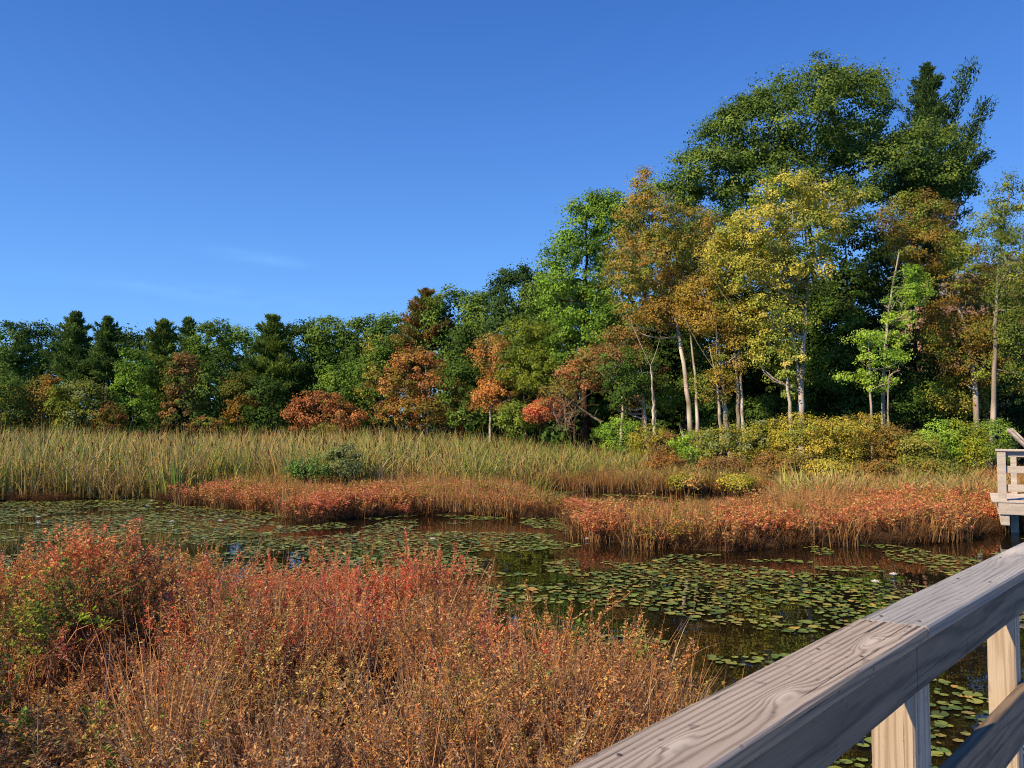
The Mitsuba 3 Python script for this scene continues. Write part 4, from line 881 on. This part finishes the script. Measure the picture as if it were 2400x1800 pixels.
s1 = post_at(S2, 2125 / 1.085, 0.120, 0.155)
s2 = post_at(S2, 2362 / 1.085, 0.100, 0.095)
for s in (s2 + 1.4, ): part(RK + '__post', box_seg(S2, s, s + 0.095, -OV - TH - 0.101, -OV - TH - 0.001, -0.9, ZC - TH - 0.003, 0.006), 'wood_post')
for s in (-1.4, -2.8): part(RK + '__post', box_seg(S1, s, s + 0.095, -OV - TH - 0.101, -OV - TH - 0.001, -0.9, ZC - TH - 0.003, 0.006), 'wood_post')

scene['screw_skin'] = {'type': 'principled', 'base_color': {'type': 'rgb', 'value': [0.16, 0.13, 0.11]}, 'metallic': 0.6, 'roughness': 0.55}
import trimesh
for sg, u in ((S1, -0.045), (S1, -0.43), (S1, -1.3), (S2, 0.045), (S2, 0.85), (S2, 1.5)):
    for w in (-0.035, 0.04 - abs(CW)):
        p = sg.pt(u, w); c = trimesh.creation.cylinder(radius=0.0042, height=0.003, sections=10); c.apply_translation([p[0], p[1], ZC + 0.0008])
        part(RK + ('__cap' if sg is S1 else '__cap_001') + '__screw', c, 'screw_skin')
tag('boardwalk', 'timber boardwalk deck behind the handrail at the lower right corner', 'boardwalk')
for sg, u0, u1 in ((S1, -3.2, -0.02), (S2, 0.0, 4.2)):
    for s in np.arange(u0, u1, 0.146):
        part('boardwalk__plank', box_seg(sg, s, s + 0.140, -0.06, 1.75, ZD - TH, ZD + np.random.default_rng(int(s * 1000) % 9973).normal(0, 0.0015)), 'wood_deck')
    part('boardwalk__rim_joist', box_seg(sg, u0, u1, -0.029, 0.009, ZD - TH - 0.24, ZD - TH - 0.003), 'wood_board')

# ------------------------------------------------------------------ far viewing platform at the right edge
wood('wood_far', lambda p, n, uv: mikit.mix((0.30, 0.265, 0.225), (0.54, 0.49, 0.43), mikit.fbm(p.x * 3.0 + p.y * 2.0, p.z * 22.0, p.y * 3.0)), 0.0)
YP = 18.2
px0 = at(2154, 1000, YP)[0]
SP_ = Seg(unit(np.array([0.88, -0.475])), np.array([px0, YP]))
zt, zd = at(2154, 970, YP)[2], at(2154, 1081, YP)[2]
PK = 'viewing_platform'
tag(PK, 'timber viewing platform with open railings at the right edge of the picture', 'platform')
part(PK + '__post', box_seg(SP_, 0, 0.16, -0.14, 0.0, zd, zt - 0.05), 'wood_far')
part(PK + '__post', box_seg(SP_, 2.2, 2.36, -0.14, 0.0, zd, zt - 0.05), 'wood_far')
part(PK + '__cap', box_seg(SP_, -0.03, 4.0, -0.17, 0.03, zt - 0.046, zt), 'wood_far')
part(PK + '__top_rail', box_seg(SP_, 0.163, 2.197, -0.135, -0.095, zt - 0.17, zt - 0.05), 'wood_far')
for z in (0.58, 0.19): part(PK + '__middle_rail', box_seg(SP_, 0.163, 2.197, -0.10, -0.06, zd + z - 0.0, zd + z + 0.15), 'wood_far')
for i in range(16): part(PK + '__plank', box_seg(SP_, -0.12, 4.0, -0.25 - i * 0.146, -0.11 - i * 0.146, zd - 0.04, zd), 'wood_far')
part(PK + '__plank', box_seg(SP_, -0.12, 4.0, -0.104, 0.06, zd - 0.04, zd), 'wood_far')
part(PK + '__rim_joist', box_seg(SP_, 0, 4.0, 0.0, 0.04, zd - 0.29, zd - 0.043), 'wood_far')
part(PK + '__rim_joist', box_seg(SP_, 0, 0.04, -2.4, -0.003, zd - 0.29, zd - 0.043), 'wood_far')
part(PK + '__pile', box_seg(SP_, 0.25, 0.41, -1.3, -1.14, -0.8, zd - 0.05), 'wood_far')
part(PK + '__pile', box_seg(SP_, 2.2, 2.36, -1.3, -1.14, -0.8, zd - 0.05), 'wood_far')
part(PK + '__beam', box_seg(SP_, 0.04, 0.20, -2.3, -0.01, zd - 0.52, zd - 0.293), 'wood_far')
part(PK + '__post', box_seg(SP_, 0.32, 0.44, -2.35, -2.2, zd, at(2186, 985, YP + 2.2)[2]), 'wood_far')
for z0 in (0.0, 0.13):
    a, b = at(2180 + z0 * 60, 928 - z0 * 8, YP + 2.2), at(2245 + z0 * 60, 990 - z0 * 8, YP + 2.0)
    v = np.array([[a[0], a[1], a[2] - 0.04], [b[0], b[1], b[2] - 0.04], [b[0], b[1] + 0.1, b[2] - 0.04], [a[0], a[1] + 0.1, a[2] - 0.04]]); part(PK + '__sloping_rail', hexa(v, v + [0, 0, 0.07]), 'wood_far')

# ------------------------------------------------------------------ brick house behind the trees at the right
HK = 'brick_house'
tag(HK, 'pinkish brick house half hidden behind the trees at the right edge', 'house')


def hbox(x0, x1, y0, y1, z0, z1): return hexa(np.array([[x0, y0, z0], [x1, y0, z0], [x1, y1, z0], [x0, y1, z0]]), np.array([[x0, y0, z1], [x1, y0, z1], [x1, y1, z1], [x0, y1, z1]]), 0.01)


scene['brick_skin'] = {'type': 'diffuse', 'reflectance': mikit.proc(lambda p, n, uv: mikit.mix((0.42, 0.24, 0.18), (0.52, 0.34, 0.27), mikit.noise(p.x * 4.0, p.y * 4.0, p.z * 13.0)))}
scene['roof_skin'] = {'type': 'diffuse', 'reflectance': mikit.proc(lambda p, n, uv: mikit.mix((0.24, 0.24, 0.25), (0.36, 0.36, 0.36), mikit.noise(p.x * 5.0, p.y * 5.0, p.z * 5.0)))}
scene['trim_skin'] = {'type': 'diffuse', 'reflectance': {'type': 'rgb', 'value': [0.6, 0.57, 0.52]}}
scene['pane_skin'] = {'type': 'principled', 'base_color': {'type': 'rgb', 'value': [0.03, 0.035, 0.04]}, 'roughness': 0.08, 'specular': 0.6}
HY = 64.0; hx0, hx1 = at(2030, 900, HY)[0], at(2420, 900, HY)[0]; hz0 = float(ground_z(hx0 + 4, HY)[0]) - 0.3; hz1 = at(2300, 640, HY)[2]
scene[HK + '__wall'] = mikit.ply(hbox(hx0, hx1, HY, HY + 9, hz0, hz1), 'brick_skin')
rv = np.array([[hx0 - 0.4, HY - 0.5, hz1 - 0.1], [hx1 + 0.4, HY - 0.5, hz1 - 0.1], [hx1 + 0.4, HY + 4.5, hz1 + 2.6], [hx0 - 0.4, HY + 4.5, hz1 + 2.6], [hx0 - 0.4, HY + 9.5, hz1 - 0.1], [hx1 + 0.4, HY + 9.5, hz1 - 0.1]])
scene[HK + '__roof'] = mikit.ply((rv, np.array([[0, 1, 2], [0, 2, 3], [3, 2, 5], [3, 5, 4], [0, 3, 4], [1, 5, 2], [0, 4, 5], [0, 5, 1]])), 'roof_skin')
for fl in range(3):
    for wx in np.arange(hx0 + 1.2, hx1 - 1.2, 2.6):
        wz = hz0 + 1.6 + fl * 3.0; k = name_of(HK + '__window')
        scene[k] = mikit.ply(hbox(wx, wx + 1.2, HY - 0.06, HY + 0.05, wz, wz + 1.6), 'trim_skin')
        scene[k + '__pane'] = mikit.ply(hbox(wx + 0.1, wx + 1.1, HY - 0.075, HY - 0.063, wz + 0.1, wz + 1.5), 'pane_skin')
